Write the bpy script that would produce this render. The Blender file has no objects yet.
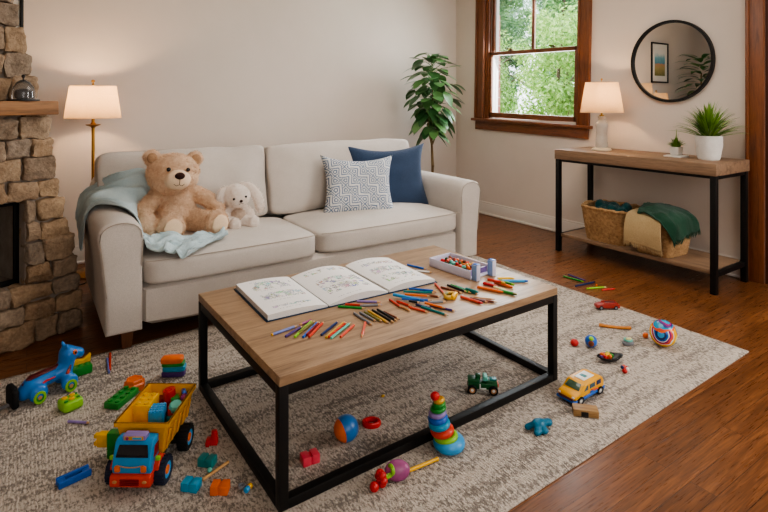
import bpy, bmesh, math, random
from mathutils import Vector, Matrix, Euler, noise

R = math.radians
PI = math.pi
rnd = random.Random(7)
SC = bpy.context.scene
COL = SC.collection

# ---------------------------------------------------------------- survey of the room
# The camera stands at the world origin, 1.3 m up; x runs along the sofa wall, y towards it.
EYE = 1.3
FOC = 530.0
CA, SA = math.cos(R(34)), math.sin(R(34))
RUGZ = 0.012
TOPZ = 0.437

def G(px, py, z=0.0):
    """point at height z measured off the photograph"""
    Z = (EYE - z) * FOC / (py - 100.0)
    X = (px - 384.0) / FOC * Z
    return Vector((X * CA + Z * SA, -X * SA + Z * CA, z))

def RG(px, py):
    return G(px, py, RUGZ)

# ---------------------------------------------------------------- materials
def lin(c):
    out = []
    for v in c[:3]:
        v = v / 255.0
        out.append(v / 12.92 if v <= 0.04045 else ((v + 0.055) / 1.055) ** 2.4)
    return (out[0], out[1], out[2], 1.0)

class NT:
    def __init__(s, name):
        s.m = bpy.data.materials.new(name)
        s.m.use_nodes = True
        s.t = s.m.node_tree
        s.n = s.t.nodes
        s.b = s.n['Principled BSDF']
        s.out = s.n['Material Output']
    def add(s, typ, **kw):
        n = s.n.new(typ)
        for k, v in kw.items():
            if k in n.inputs.keys():
                n.inputs[k].default_value = v
            else:
                setattr(n, k, v)
        return n
    def link(s, a, b):
        s.t.links.new(a, b)
    def coord(s, which='Object', scale=(1, 1, 1), rot=(0, 0, 0)):
        tc = s.add('ShaderNodeTexCoord')
        mp = s.add('ShaderNodeMapping')
        mp.inputs['Scale'].default_value = scale
        mp.inputs['Rotation'].default_value = rot
        s.link(tc.outputs[which], mp.inputs['Vector'])
        return mp.outputs['Vector']
    def noise(s, vec, scale, detail=4, rough=0.55, dist=0.0):
        n = s.add('ShaderNodeTexNoise')
        n.inputs['Scale'].default_value = scale
        n.inputs['Detail'].default_value = detail
        n.inputs['Roughness'].default_value = rough
        n.inputs['Distortion'].default_value = dist
        s.link(vec, n.inputs['Vector'])
        return n
    def ramp(s, fac, stops, interp='LINEAR'):
        r = s.add('ShaderNodeValToRGB')
        r.color_ramp.interpolation = interp
        els = r.color_ramp.elements
        while len(els) < len(stops):
            els.new(0.5)
        for e, (p, c) in zip(els, stops):
            e.position = p
            e.color = c
        s.link(fac, r.inputs['Fac'])
        return r.outputs['Color']
    def mix(s, fac, a, b, mode='MIX'):
        m = s.add('ShaderNodeMix', data_type='RGBA', blend_type=mode)
        for sock, v in ((m.inputs[0], fac), (m.inputs[6], a), (m.inputs[7], b)):
            if hasattr(v, 'is_linked') or hasattr(v, 'links'):
                s.link(v, sock)
            else:
                sock.default_value = v
        return m.outputs[2]
    def math(s, op, a, b=0.0):
        m = s.add('ShaderNodeMath', operation=op)
        for sock, v in ((m.inputs[0], a), (m.inputs[1], b)):
            if hasattr(v, 'links'):
                s.link(v, sock)
            else:
                sock.default_value = v
        return m.outputs[0]
    def bump(s, h, strength=0.3, dist=0.01):
        b = s.add('ShaderNodeBump')
        b.inputs['Strength'].default_value = strength
        b.inputs['Distance'].default_value = dist
        s.link(h, b.inputs['Height'])
        s.link(b.outputs['Normal'], s.b.inputs['Normal'])
    def color(s, c):
        if hasattr(c, 'links'):
            s.link(c, s.b.inputs['Base Color'])
        else:
            s.b.inputs['Base Color'].default_value = c
    def set(s, rough=0.5, metal=0.0, spec=0.5):
        s.b.inputs['Roughness'].default_value = rough
        s.b.inputs['Metallic'].default_value = metal
        s.b.inputs['Specular IOR Level'].default_value = spec

PLASTIC = {}
RGB = dict(red=(200, 36, 34), darkred=(138, 24, 28), orange=(236, 112, 32), yellow=(240, 184, 28), lime=(140, 200, 44),
           green=(38, 140, 52), darkgreen=(20, 88, 46), teal=(16, 128, 128), cyan=(30, 150, 190), sky=(62, 160, 220),
           blue=(28, 98, 190), navy=(26, 50, 104), purple=(98, 44, 128), violet=(78, 52, 120), lilac=(150, 130, 190), pink=(226, 74, 92),
           black=(18, 18, 20), white=(238, 236, 232), grey=(128, 130, 136), brown=(126, 66, 40), tan=(196, 142, 92),
           mint=(110, 196, 178), peri=(110, 124, 190), maroon=(96, 34, 40), olive=(124, 120, 60), pale=(236, 226, 160),
           gold=(214, 168, 60), stickorange=(206, 130, 52), mauve=(160, 78, 130), ballblue=(44, 118, 190), postblue=(134, 166, 212), brick_red=(158, 46, 38), magenta=(150, 40, 110), coral=(226, 92, 70))

def P(name, rough=0.35):
    """moulded plastic / paint with a trace of wear"""
    key = (name, rough)
    if key not in PLASTIC:
        m = NT('plastic_' + name)
        v = m.coord('Object')
        n = m.noise(v, 35, 3)
        c = lin(RGB[name])
        d = tuple(x * 0.82 for x in c[:3]) + (1,)
        m.color(m.ramp(n.outputs['Fac'], [(0.3, d), (0.65, c)]))
        m.set(rough)
        PLASTIC[key] = m.m
    return PLASTIC[key]

def fabric(name, c, c2=None, scale=450, bump=0.25, rough=0.95, blotch=6.0):
    m = NT(name)
    v = m.coord('Object')
    a = m.noise(v, scale, 2, 0.6)
    b = m.noise(v, blotch, 3)
    c = lin(c)
    c2 = lin(c2) if c2 else tuple(x * 0.8 for x in c[:3]) + (1,)
    fine = m.ramp(a.outputs['Fac'], [(0.35, c2), (0.65, c)])
    m.color(m.mix(0.25, fine, m.ramp(b.outputs['Fac'], [(0.35, c2), (0.65, c)])))
    w = m.add('ShaderNodeTexWave', wave_type='BANDS', bands_direction='DIAGONAL')
    w.inputs['Scale'].default_value = scale * 0.5
    w.inputs['Distortion'].default_value = 2.0
    m.link(v, w.inputs['Vector'])
    m.bump(m.math('ADD', a.outputs['Fac'], w.outputs['Fac']), bump, 0.002)
    m.set(rough, 0, 0.15)
    if 'Sheen Weight' in m.b.inputs:
        m.b.inputs['Sheen Weight'].default_value = 0.15
    return m.m

def wood(name, c1, c2, axis='X', scale=1.0, rough=0.5, c3=None, strength=0.15):
    m = NT(name)
    sc = {'X': (1.2, 14, 14), 'Y': (14, 1.2, 14), 'Z': (14, 14, 1.2)}[axis]
    v = m.coord('Object', tuple(x * scale for x in sc))
    a = m.noise(v, 1.6, 6, 0.6, 0.6)
    b = m.noise(v, 9, 4, 0.6, 0.2)
    base = m.ramp(a.outputs['Fac'], [(0.3, lin(c1)), (0.55, lin(c2)), (0.75, lin(c3 or c1))])
    m.color(m.mix(0.35, base, m.ramp(b.outputs['Fac'], [(0.35, lin(c1)), (0.65, lin(c2))])))
    m.bump(b.outputs['Fac'], strength, 0.002)
    m.set(rough)
    return m.m

def metal(name, c, rough=0.4, met=1.0):
    m = NT(name)
    n = m.noise(m.coord('Object'), 60, 3)
    c = lin(c)
    m.color(m.ramp(n.outputs['Fac'], [(0.3, tuple(x * 0.85 for x in c[:3]) + (1,)), (0.7, c)]))
    m.set(rough, met)
    return m.m

def fur(name, c1, c2):
    m = NT(name)
    v = m.coord('Object')
    a = m.noise(v, 55, 4, 0.65, 0.6)
    b = m.noise(v, 12, 3)
    k = m.math('ADD', m.math('MULTIPLY', a.outputs['Fac'], 0.7), m.math('MULTIPLY', b.outputs['Fac'], 0.3))
    fc = m.ramp(k, [(0.34, lin(c1)), (0.62, lin(c2))])
    m.color(fc)
    m.bump(a.outputs['Fac'], 0.4, 0.006)
    m.set(0.95, 0, 0.1)
    tl = m.add('ShaderNodeBsdfTranslucent')
    m.link(fc, tl.inputs['Color'])
    mx = m.add('ShaderNodeMixShader')
    mx.inputs[0].default_value = 0.38
    m.link(m.b.outputs[0], mx.inputs[1])
    m.link(tl.outputs[0], mx.inputs[2])
    m.link(mx.outputs[0], m.out.inputs['Surface'])
    if 'Sheen Weight' in m.b.inputs:
        m.b.inputs['Sheen Weight'].default_value = 0.3
    return m.m

def paint(name, c, c2=None, rough=0.85, scale=2.5, spec=0.3):
    m = NT(name)
    v = m.coord('Object')
    a = m.noise(v, scale, 5, 0.6)
    b = m.noise(v, 90, 3)
    c = lin(c)
    c2 = lin(c2) if c2 else tuple(x * 0.94 for x in c[:3]) + (1,)
    m.color(m.ramp(a.outputs['Fac'], [(0.3, c2), (0.7, c)]))
    m.bump(b.outputs['Fac'], 0.06, 0.003)
    m.set(rough, 0, spec)
    return m.m

# ---------------------------------------------------------------- mesh building
class MB:
    def __init__(s):
        s.bm = bmesh.new()
    def _put(s, verts, M=None, mi=0):
        if M is not None:
            bmesh.ops.transform(s.bm, matrix=M, verts=verts)
        if mi:
            fs = set()
            for v in verts:
                fs.update(v.link_faces)
            for f in fs:
                f.material_index = mi
    def box(s, c, d, rot=None, bev=0.0, seg=2, mi=0, taper=1.0):
        t = bmesh.new()
        bmesh.ops.create_cube(t, size=1)
        for v in t.verts:
            k = taper if v.co.z < 0 else 1.0
            v.co = Vector((v.co.x * d[0] * k, v.co.y * d[1] * k, v.co.z * d[2]))
        if bev > 0:
            bmesh.ops.bevel(t, geom=list(t.edges), offset=min(bev, 0.49 * min(d)), segments=seg, profile=0.5, affect='EDGES')
        M = Matrix.Translation(Vector(c)) @ (rot.to_4x4() if rot is not None else Matrix.Identity(4))
        s.merge(t, M, mi)
        return s
    def merge(s, t, M=None, mi=0):
        if M is not None:
            bmesh.ops.transform(t, matrix=M, verts=list(t.verts))
        mp = {}
        for v in t.verts:
            mp[v] = s.bm.verts.new(v.co)
        for f in t.faces:
            try:
                nf = s.bm.faces.new([mp[v] for v in f.verts])
                nf.material_index = mi if mi else f.material_index
                nf.smooth = f.smooth
            except ValueError:
                pass
        t.free()
    def cyl(s, p0, p1, r0, r1=None, seg=16, mi=0, bev=0.0):
        p0, p1 = Vector(p0), Vector(p1)
        r1 = r0 if r1 is None else r1
        d = p1 - p0
        t = bmesh.new()
        bmesh.ops.create_cone(t, cap_ends=True, segments=seg, radius1=r0, radius2=r1, depth=d.length)
        if bev > 0:
            es = [e for e in t.edges if any(len(f.verts) > 4 for f in e.link_faces)]
            bmesh.ops.bevel(t, geom=es, offset=bev, segments=2, profile=0.5, affect='EDGES')
        q = Vector((0, 0, 1)).rotation_difference(d.normalized())
        s.merge(t, Matrix.Translation((p0 + p1) / 2) @ q.to_matrix().to_4x4(), mi)
        return s
    def sphere(s, c, r, rot=None, u=20, v=12, mi=0):
        if not hasattr(r, '__len__'):
            r = (r, r, r)
        t = bmesh.new()
        bmesh.ops.create_uvsphere(t, u_segments=u, v_segments=v, radius=1)
        M = Matrix.Translation(Vector(c)) @ (rot.to_4x4() if rot is not None else Matrix.Identity(4)) @ Matrix.Diagonal((r[0], r[1], r[2], 1))
        s.merge(t, M, mi)
        return s
    def lathe(s, prof, c=(0, 0, 0), seg=24, M=None, mi=0):
        t = bmesh.new()
        rings = []
        for r, z in prof:
            if r < 1e-6:
                rings.append([t.verts.new((0, 0, z))])
            else:
                rings.append([t.verts.new((r * math.cos(2 * PI * k / seg), r * math.sin(2 * PI * k / seg), z)) for k in range(seg)])
        for a, b in zip(rings, rings[1:]):
            for k in range(seg):
                k2 = (k + 1) % seg
                if len(a) == 1 and len(b) == 1:
                    continue
                if len(a) == 1:
                    t.faces.new((a[0], b[k2], b[k]))
                elif len(b) == 1:
                    t.faces.new((a[k], a[k2], b[0]))
                else:
                    t.faces.new((a[k], a[k2], b[k2], b[k]))
        MM = Matrix.Translation(Vector(c))
        if M is not None:
            MM = MM @ M.to_4x4()
        s.merge(t, MM, mi)
        return s
    def torus(s, c, R0, r, M=None, seg=28, ring=12, mi=0, zs=1.0):
        prof = []
        t = bmesh.new()
        rows = []
        for i in range(seg):
            a = 2 * PI * i / seg
            rows.append([t.verts.new(((R0 + r * math.cos(2 * PI * j / ring)) * math.cos(a), (R0 + r * math.cos(2 * PI * j / ring)) * math.sin(a), r * zs * math.sin(2 * PI * j / ring))) for j in range(ring)])
        for i in range(seg):
            for j in range(ring):
                t.faces.new((rows[i][j], rows[(i + 1) % seg][j], rows[(i + 1) % seg][(j + 1) % ring], rows[i][(j + 1) % ring]))
        MM = Matrix.Translation(Vector(c))
        if M is not None:
            MM = MM @ M.to_4x4()
        s.merge(t, MM, mi)
        return s
    def tube(s, pts, rad, seg=10, mi=0, flat=1.0):
        pts = [Vector(p) for p in pts]
        if not hasattr(rad, '__len__'):
            rad = [rad] * len(pts)
        t = bmesh.new()
        rows = []
        up = Vector((0, 0, 1))
        for i, p in enumerate(pts):
            d = (pts[min(i + 1, len(pts) - 1)] - pts[max(i - 1, 0)]).normalized()
            a = d.cross(up)
            if a.length < 1e-4:
                a = d.cross(Vector((0, 1, 0)))
            a.normalize()
            b = a.cross(d).normalized()
            rows.append([t.verts.new(p + (a * math.cos(2 * PI * k / seg) + b * math.sin(2 * PI * k / seg) * flat) * rad[i]) for k in range(seg)])
        for a, b in zip(rows, rows[1:]):
            for k in range(seg):
                t.faces.new((a[k], a[(k + 1) % seg], b[(k + 1) % seg], b[k]))
        t.faces.new(rows[0][::-1])
        t.faces.new(rows[-1])
        s.merge(t, None, mi)
        return s
    def prism(s, poly, h, M=None, bev=0.0, seg=2, mi=0):
        """polygon in local xy, thickened to h centred on z"""
        t = bmesh.new()
        a = [t.verts.new((x, y, -h / 2)) for x, y in poly]
        b = [t.verts.new((x, y, h / 2)) for x, y in poly]
        t.faces.new(a[::-1])
        t.faces.new(b)
        n = len(poly)
        for i in range(n):
            t.faces.new((a[i], a[(i + 1) % n], b[(i + 1) % n], b[i]))
        bmesh.ops.recalc_face_normals(t, faces=list(t.faces))
        if bev > 0:
            bmesh.ops.bevel(t, geom=list(t.edges), offset=bev, segments=seg, profile=0.5, affect='EDGES')
        s.merge(t, M, mi)
        return s
    def soft(s, c, d, p=7.0, crown=(0, 0, 0), n=12, rot=None, mi=0, wob=0.0, seed=0):
        """rounded, slightly stuffed box"""
        t = bmesh.new()
        bmesh.ops.create_cube(t, size=2)
        bmesh.ops.subdivide_edges(t, edges=list(t.edges), cuts=n, use_grid_fill=True)
        for v in t.verts:
            q = v.co.copy()
            x, y, z = q
            m = (abs(x) ** p + abs(y) ** p + abs(z) ** p) ** (1 / p)
            q = q / m
            bx = crown[0] * (1 - y * y) * (1 - z * z)
            by = crown[1] * (1 - x * x) * (1 - z * z)
            bz = crown[2] * (1 - x * x) * (1 - y * y)
            v.co = Vector((q.x * d[0] / 2 + bx * q.x, q.y * d[1] / 2 + by * q.y, q.z * d[2] / 2 + bz * q.z))
            if wob:
                nn = noise.noise_vector(v.co * 5 + Vector((seed * 3.1, seed, 0)))
                v.co += nn * wob
        M = Matrix.Translation(Vector(c)) @ (rot.to_4x4() if rot is not None else Matrix.Identity(4))
        s.merge(t, M, mi)
        return s
    def grid(s, fn, nu, nv, mi=0, wrap=False):
        t = bmesh.new()
        rows = [[t.verts.new(fn(i / nu, j / nv)) for j in range(nv + 1)] for i in range(nu + (0 if wrap else 1))]
        L = len(rows)
        for i in range(nu):
            for j in range(nv):
                t.faces.new((rows[i][j], rows[(i + 1) % L][j], rows[(i + 1) % L][j + 1], rows[i][j + 1]))
        s.merge(t, None, mi)
        return s
    def quad(s, a, b, c, d, mi=0):
        vs = [s.bm.verts.new(Vector(p)) for p in (a, b, c, d)]
        f = s.bm.faces.new(vs)
        f.material_index = mi
        return s
    def tri(s, a, b, c, mi=0):
        f = s.bm.faces.new([s.bm.verts.new(Vector(p)) for p in (a, b, c)])
        f.material_index = mi
        return s
    def build(s, name, mats, parent=None, loc=None, rz=0.0, smooth=True, ang=38, normals=True, label=None, cat=None, group=None, kind=None, rot=None):
        me = bpy.data.meshes.new(name)
        if normals:
            bmesh.ops.recalc_face_normals(s.bm, faces=list(s.bm.faces))
        s.bm.to_mesh(me)
        s.bm.free()
        if not isinstance(mats, (list, tuple)):
            mats = [mats]
        for m in mats:
            me.materials.append(m)
        if smooth:
            me.polygons.foreach_set('use_smooth', [True] * len(me.polygons))
            me.set_sharp_from_angle(angle=R(ang))
        o = bpy.data.objects.new(name, me)
        COL.objects.link(o)
        if parent is not None:
            o.parent = parent
        if loc is not None:
            o.location = loc
        o.rotation_euler = rot if rot is not None else (0, 0, rz)
        tag(o, label, cat, group, kind)
        return o

def tag(o, label=None, cat=None, group=None, kind=None):
    for k, v in (('label', label), ('category', cat), ('group', group), ('kind', kind)):
        if v:
            o[k] = v
    return o

def thing(name, label, cat, loc=(0, 0, 0), rz=0.0, group=None, kind=None, rot=None):
    o = bpy.data.objects.new(name, None)
    o.empty_display_size = 0.05
    COL.objects.link(o)
    o.location = loc
    o.rotation_euler = rot if rot is not None else (0, 0, rz)
    tag(o, label, cat, group, kind)
    return o

def copy_tree(o, parent=None):
    c = o.copy()
    COL.objects.link(c)
    c.parent = parent
    for ch in [x for x in bpy.data.objects if x.parent == o]:
        copy_tree(ch, c)
    return c

def RX(d): return Matrix.Rotation(R(d), 3, 'X')
def RY(d): return Matrix.Rotation(R(d), 3, 'Y')
def RZ(d): return Matrix.Rotation(R(d), 3, 'Z')

def fuse(mb, voxel=0.008, smooth=2, wob=0.0, wscale=30.0, tufts=0, tlen=0.016, twid=0.004, seed=1, droop=0.35):
    """one continuous skin over overlapping volumes, with short pile if asked for"""
    me = bpy.data.meshes.new('tmp')
    mb.bm.to_mesh(me)
    mb.bm.free()
    o = bpy.data.objects.new('tmp', me)
    COL.objects.link(o)
    md = o.modifiers.new('r', 'REMESH')
    md.mode = 'VOXEL'
    md.voxel_size = voxel
    dg = bpy.context.evaluated_depsgraph_get()
    dg.update()
    ev = o.evaluated_get(dg)
    m2 = bpy.data.meshes.new_from_object(ev)
    bpy.data.objects.remove(o)
    out = MB()
    out.bm.from_mesh(m2)
    bpy.data.meshes.remove(m2)
    bpy.data.meshes.remove(me)
    bm = out.bm
    for _ in range(smooth):
        bmesh.ops.smooth_vert(bm, verts=list(bm.verts), factor=0.5, use_axis_x=True, use_axis_y=True, use_axis_z=True)
    bm.normal_update()
    if wob:
        for v in bm.verts:
            v.co += v.normal * wob * noise.noise(v.co * wscale + Vector((seed, 0, 0)))
        bm.normal_update()
    if tufts:
        rr = random.Random(seed)
        vs = list(bm.verts)
        base = [(v.co.copy(), v.normal.copy()) for v in rr.choices(vs, k=tufts)]
        for co, n in base:
            swirl = noise.noise_vector(co * 18) * 0.9
            d = (n + swirl + Vector((rr.uniform(-.5, .5), rr.uniform(-.5, .5), rr.uniform(-.5, .5) - droop))).normalized()
            a = d.cross(n)
            if a.length < 1e-3:
                a = d.orthogonal()
            a = a.normalized() * twid * 0.5
            b = co - n * 0.001
            out.tri(b - a, b + a, b + d * tlen * rr.uniform(0.6, 1.15))
    return out

def lerp(a, b, t): return a + (b - a) * t

def catmull(P4, t):
    p0, p1, p2, p3 = P4
    return 0.5 * ((2 * p1) + (p2 - p0) * t + (2 * p0 - 5 * p1 + 4 * p2 - p3) * t * t + (3 * p1 - p0 - 3 * p2 + p3) * t ** 3)

def spline(pts, u):
    n = len(pts) - 1
    f = min(max(u, 0), 1) * n
    i = min(int(f), n - 1)
    t = f - i
    g = lambda k: pts[min(max(k, 0), n)]
    return catmull((g(i - 1), g(i), g(i + 1), g(i + 2)), t)

def patch(rows, nu=40, nv=40, wr=0.0, wscale=9.0, seed=0, wdir=None, fold=0.0, ffreq=20.0, fa=0.35, fb=1.0):
    """cloth surface through a net of points, with soft wrinkles"""
    rows = [[Vector(p) for p in r] for r in rows]
    def fn(u, v):
        p = spline([spline(r, v) for r in rows], u)
        if wr:
            k = noise.noise(Vector((u * wscale + seed, v * wscale * 0.6, seed * 2.3)))
            k2 = noise.noise(Vector((u * wscale * 2.3 + seed, v * wscale * 1.2, seed)))
            d = wdir or Vector((0.1, -0.3, 1))
            p = p + Vector(d) * wr * (k + 0.4 * k2)
        if fold:
            ph = ffreq * (u * fa + v * fb) + 3.0 * noise.noise(Vector((u * 2.5 + seed, v * 2.5, 1.7)))
            e = 0.4 + 0.6 * abs(noise.noise(Vector((u * 3 + 9, v * 3, seed))))
            p = p + Vector(wdir or (-0.35, -0.4, 0.85)) * fold * e * (1 - abs(math.sin(ph)) ** 0.7)
        return p
    return fn

def solid(o, t, offset=0.0):
    md = o.modifiers.new('thick', 'SOLIDIFY')
    md.thickness = t
    md.offset = offset
    return o
# ---------------------------------------------------------------- the room shell
WX, WY, LX, FY, CZ = 4.33, 4.85, -2.6, -2.6, 2.75

M_wall = paint('wall_paint', (220, 208, 197), (214, 202, 190), 0.9, 1.5)
M_ceil = paint('ceiling_paint', (240, 236, 228), None, 0.9)
M_white = paint('white_trim_paint', (226, 218, 208), None, 0.5, 4)
M_casing = wood('mahogany_casing', (82, 46, 26), (134, 80, 46), 'Z', 1.6, 0.4, (106, 61, 34))
M_casing_y = wood('mahogany_sill', (82, 46, 26), (134, 80, 46), 'Y', 1.6, 0.4, (106, 61, 34))

def floor_mat():
    m = NT('oak_strip_floor')
    v = m.coord('Object')
    br = m.add('ShaderNodeTexBrick', offset=0.37, squash=1.0)
    br.inputs['Scale'].default_value = 1.0
    br.inputs['Mortar Size'].default_value = 0.0012
    br.inputs['Mortar Smooth'].default_value = 0.3
    br.inputs['Bias'].default_value = 0.0
    br.inputs['Brick Width'].default_value = 1.15
    br.inputs['Row Height'].default_value = 0.083
    br.inputs['Color1'].default_value = (0.0, 0.0, 0.0, 1)
    br.inputs['Color2'].default_value = (1, 1, 1, 1)
    br.inputs['Mortar'].default_value = (0.5, 0.5, 0.5, 1)
    m.link(v, br.inputs['Vector'])
    v2 = m.coord('Object', (0.9, 15, 10))
    off = m.add('ShaderNodeVectorMath', operation='ADD')
    m.link(v2, off.inputs[0])
    sc = m.add('ShaderNodeVectorMath', operation='SCALE')
    sc.inputs['Scale'].default_value = 9.0
    m.link(br.outputs['Color'], sc.inputs[0])
    m.link(sc.outputs[0], off.inputs[1])
    g = m.noise(off.outputs[0], 2.4, 6, 0.6, 2.2)
    f = m.noise(off.outputs[0], 13, 3, 0.5, 0.6)
    base = m.ramp(g.outputs['Fac'], [(0.25, lin((66, 38, 22))), (0.5, lin((118, 74, 44))), (0.75, lin((156, 104, 64)))])
    tone = m.ramp(br.outputs['Color'], [(0.0, (0.72, 0.68, 0.64, 1)), (1.0, (1.12, 1.1, 1.08, 1))])
    c = m.mix(1.0, base, tone, 'MULTIPLY')
    c = m.mix(0.28, c, m.ramp(f.outputs['Fac'], [(0.42, lin((84, 50, 28))), (0.62, lin((140, 92, 54)))]))
    c = m.mix(m.math('MULTIPLY', br.outputs['Fac'], 0.8), c, lin((30, 12, 6)))
    m.color(c)
    h = m.math('SUBTRACT', m.math('MULTIPLY', f.outputs['Fac'], 0.25), br.outputs['Fac'])
    m.bump(h, 0.25, 0.002)
    m.link(m.math('ADD', m.math('MULTIPLY', f.outputs['Fac'], 0.2), 0.2), m.b.inputs['Roughness'])
    m.b.inputs['Specular IOR Level'].default_value = 0.45
    return m.m

MB().box(((LX + WX + 1.4) / 2, (FY + WY) / 2, -0.05), (WX - LX + 1.9, WY - FY + 0.5, 0.1)).build('floor', floor_mat(), kind='structure', label='reddish brown oak strip floor')
MB().box(((LX + WX) / 2, (FY + WY) / 2, CZ + 0.05), (WX - LX + 0.5, WY - FY + 0.5, 0.1)).build('ceiling', M_ceil, kind='structure')
MB().box(((LX + WX) / 2, WY + 0.08, CZ / 2), (WX - LX + 0.3, 0.16, CZ)).build('wall_back', M_wall, kind='structure')
MB().box((LX - 0.08, (FY + WY) / 2, CZ / 2), (0.16, WY - FY, CZ)).build('wall_left', M_wall, kind='structure')
MB().box(((LX + WX) / 2, FY - 0.08, CZ / 2), (WX - LX + 0.3, 0.16, CZ)).build('wall_front', M_wall, kind='structure')
# right wall with a window hole and a doorway
WT = 0.16
wy0, wy1, wz0, wz1 = 3.135, 4.375, 1.09, 2.56
dy0, dy1, dz1 = 0.64, 1.60, 2.2
b = MB()
def rw(y0, y1, z0, z1):
    b.box((WX + WT / 2, (y0 + y1) / 2, (z0 + z1) / 2), (WT, y1 - y0, z1 - z0))
rw(wy1, WY, 0, CZ); rw(wy0, wy1, 0, wz0); rw(wy0, wy1, wz1, CZ); rw(dy1, wy0, 0, CZ); rw(dy0, dy1, dz1, CZ); rw(FY, dy0, 0, CZ)
b.build('wall_right', M_wall, kind='structure', smooth=False)

def baseboard(name, x0, y0, x1, y1, nx, ny):
    bb = MB()
    L = math.hypot(x1 - x0, y1 - y0)
    ang = math.atan2(y1 - y0, x1 - x0)
    bb.box((L / 2, 0.008, 0.0625), (L, 0.016, 0.125), bev=0.002)
    bb.box((L / 2, 0.0065, 0.134), (L, 0.013, 0.022), bev=0.005)
    bb.box((L / 2, 0.014, 0.012), (L, 0.028, 0.024), bev=0.008)
    bb.build(name, M_white, loc=(x0, y0, 0), rz=ang, kind='structure')
baseboard('baseboard_back', WX - 0.001, WY, LX, WY, 0, -1)
baseboard('baseboard_right', WX, dy1 + 0.115, WX, WY - 0.02, -1, 0)

# ---------------------------------------------------------------- sash window
def glass_mat(name='window_glass', tint=(1, 1, 1, 1), refl=0.06):
    m = NT(name)
    tr = m.add('ShaderNodeBsdfTransparent')
    tr.inputs['Color'].default_value = tint
    gl = m.add('ShaderNodeBsdfGlossy')
    gl.inputs['Roughness'].default_value = 0.02
    fr = m.add('ShaderNodeFresnel')
    fr.inputs['IOR'].default_value = 1.35
    mx = m.add('ShaderNodeMixShader')
    m.link(m.math('MULTIPLY', fr.outputs[0], 0.8), mx.inputs[0])
    m.link(tr.outputs[0], mx.inputs[1])
    m.link(gl.outputs[0], mx.inputs[2])
    m.link(mx.outputs[0], m.out.inputs['Surface'])
    return m.m
M_glass = glass_mat()
M_bronze = metal('aged_bronze', (88, 66, 44), 0.45)

win = thing('window_1', 'double hung sash window in a dark mahogany casing on the right wall', 'window', (WX, (wy0 + wy1) / 2, 1.075), kind='structure', rot=(R(-1.2) * -1, 0, 0))
yc = (wy0 + wy1) / 2
hw = (wy1 - wy0) / 2
def wl(y, z): return (y - yc, z - 1.075)
cs = MB()
top = wz1 - 1.075
for sgn in (-1, 1):
    cs.box((-0.012, sgn * (hw + 0.066), top / 2), (0.024, 0.132, top + 0.02), bev=0.004)
    cs.box((-0.028, sgn * (hw + 0.118), top / 2), (0.014, 0.03, top + 0.02), bev=0.004)
    cs.box((-0.027, sgn * (hw + 0.012), top / 2), (0.01, 0.022, top + 0.02), bev=0.003)
cs.box((-0.014, 0, top + 0.07), (0.028, 2 * hw + 0.28, 0.14), bev=0.004)
cs.build('window_casing', M_casing, win)
sl = MB()
sl.box((0.005, 0, -0.012), (0.13, 2 * hw + 0.32, 0.03), bev=0.007)
sl.build('window_sill', M_casing_y, win)
MB().box((-0.012, 0, -0.075), (0.026, 2 * hw + 0.24, 0.1), bev=0.004).build('window_apron', M_casing_y, win)
jb = MB()
for sgn in (-1, 1):
    jb.box((0.06, sgn * (hw - 0.009), top / 2), (0.12, 0.018, top))
    jb.box((0.025, sgn * (hw - 0.024), top / 2), (0.022, 0.03, top), bev=0.002)
jb.box((0.06, 0, top - 0.01), (0.12, 2 * hw, 0.02))
jb.build('window_jamb', M_casing, win)
lj = MB()
for sgn in (-1, 1):
    lj.box((0.1, sgn * (hw - 0.03), top / 2), (0.05, 0.03, top - 0.02))
    lj.box((0.15, sgn * (hw - 0.02), top / 2), (0.04, 0.05, top - 0.02))
lj.box((0.13, 0, 0.012), (0.1, 2 * hw, 0.024))
lj.build('storm_frame', paint('storm_frame_paint', (214, 206, 200), None, 0.6), win)
meet = 0.735
def sash(name, z0, z1, x, muntin, low):
    s = MB()
    w = hw - 0.036
    st = 0.034
    for sgn in (-1, 1):
        s.box((x, sgn * (w - st / 2), (z0 + z1) / 2), (0.036, st, z1 - z0), bev=0.004)
    rb = 0.055 if low else 0.036
    s.box((x, 0, z0 + rb / 2), (0.036, 2 * w - 0.01, rb), bev=0.004)
    s.box((x, 0, z1 - 0.02), (0.036, 2 * w - 0.01, 0.04), bev=0.004)
    if muntin:
        s.box((x, 0.0, (z0 + z1) / 2), (0.03, 0.034, z1 - z0 - 0.02), bev=0.004)
    o = s.build(name, M_casing if not low else M_casing_y, win)
    MB().box((x + 0.004, 0, (z0 + z1) / 2), (0.004, 2 * w - 0.05, z1 - z0 - 0.05)).build('pane', M_glass, o, smooth=False)
    return o
lo = sash('lower_sash', 0.02, meet + 0.02, 0.045, False, True)
up = sash('upper_sash', meet - 0.02, top - 0.02, 0.085, True, False)
# white storm strip along the foot of the lower sash as seen in the photo
for yy in (0.26, -0.3):
    k = MB()
    k.box((0.03, yy, meet + 0.028), (0.03, 0.055, 0.012), bev=0.003)
    k.cyl((0.03, yy, meet + 0.03), (0.03, yy, meet + 0.045), 0.011, 0.009)
    k.tube([(0.03, yy, meet + 0.042), (0.022, yy + 0.03, meet + 0.044), (0.018, yy + 0.05, meet + 0.042)], 0.005)
    k.build('sash_lock', M_bronze, lo)

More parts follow.
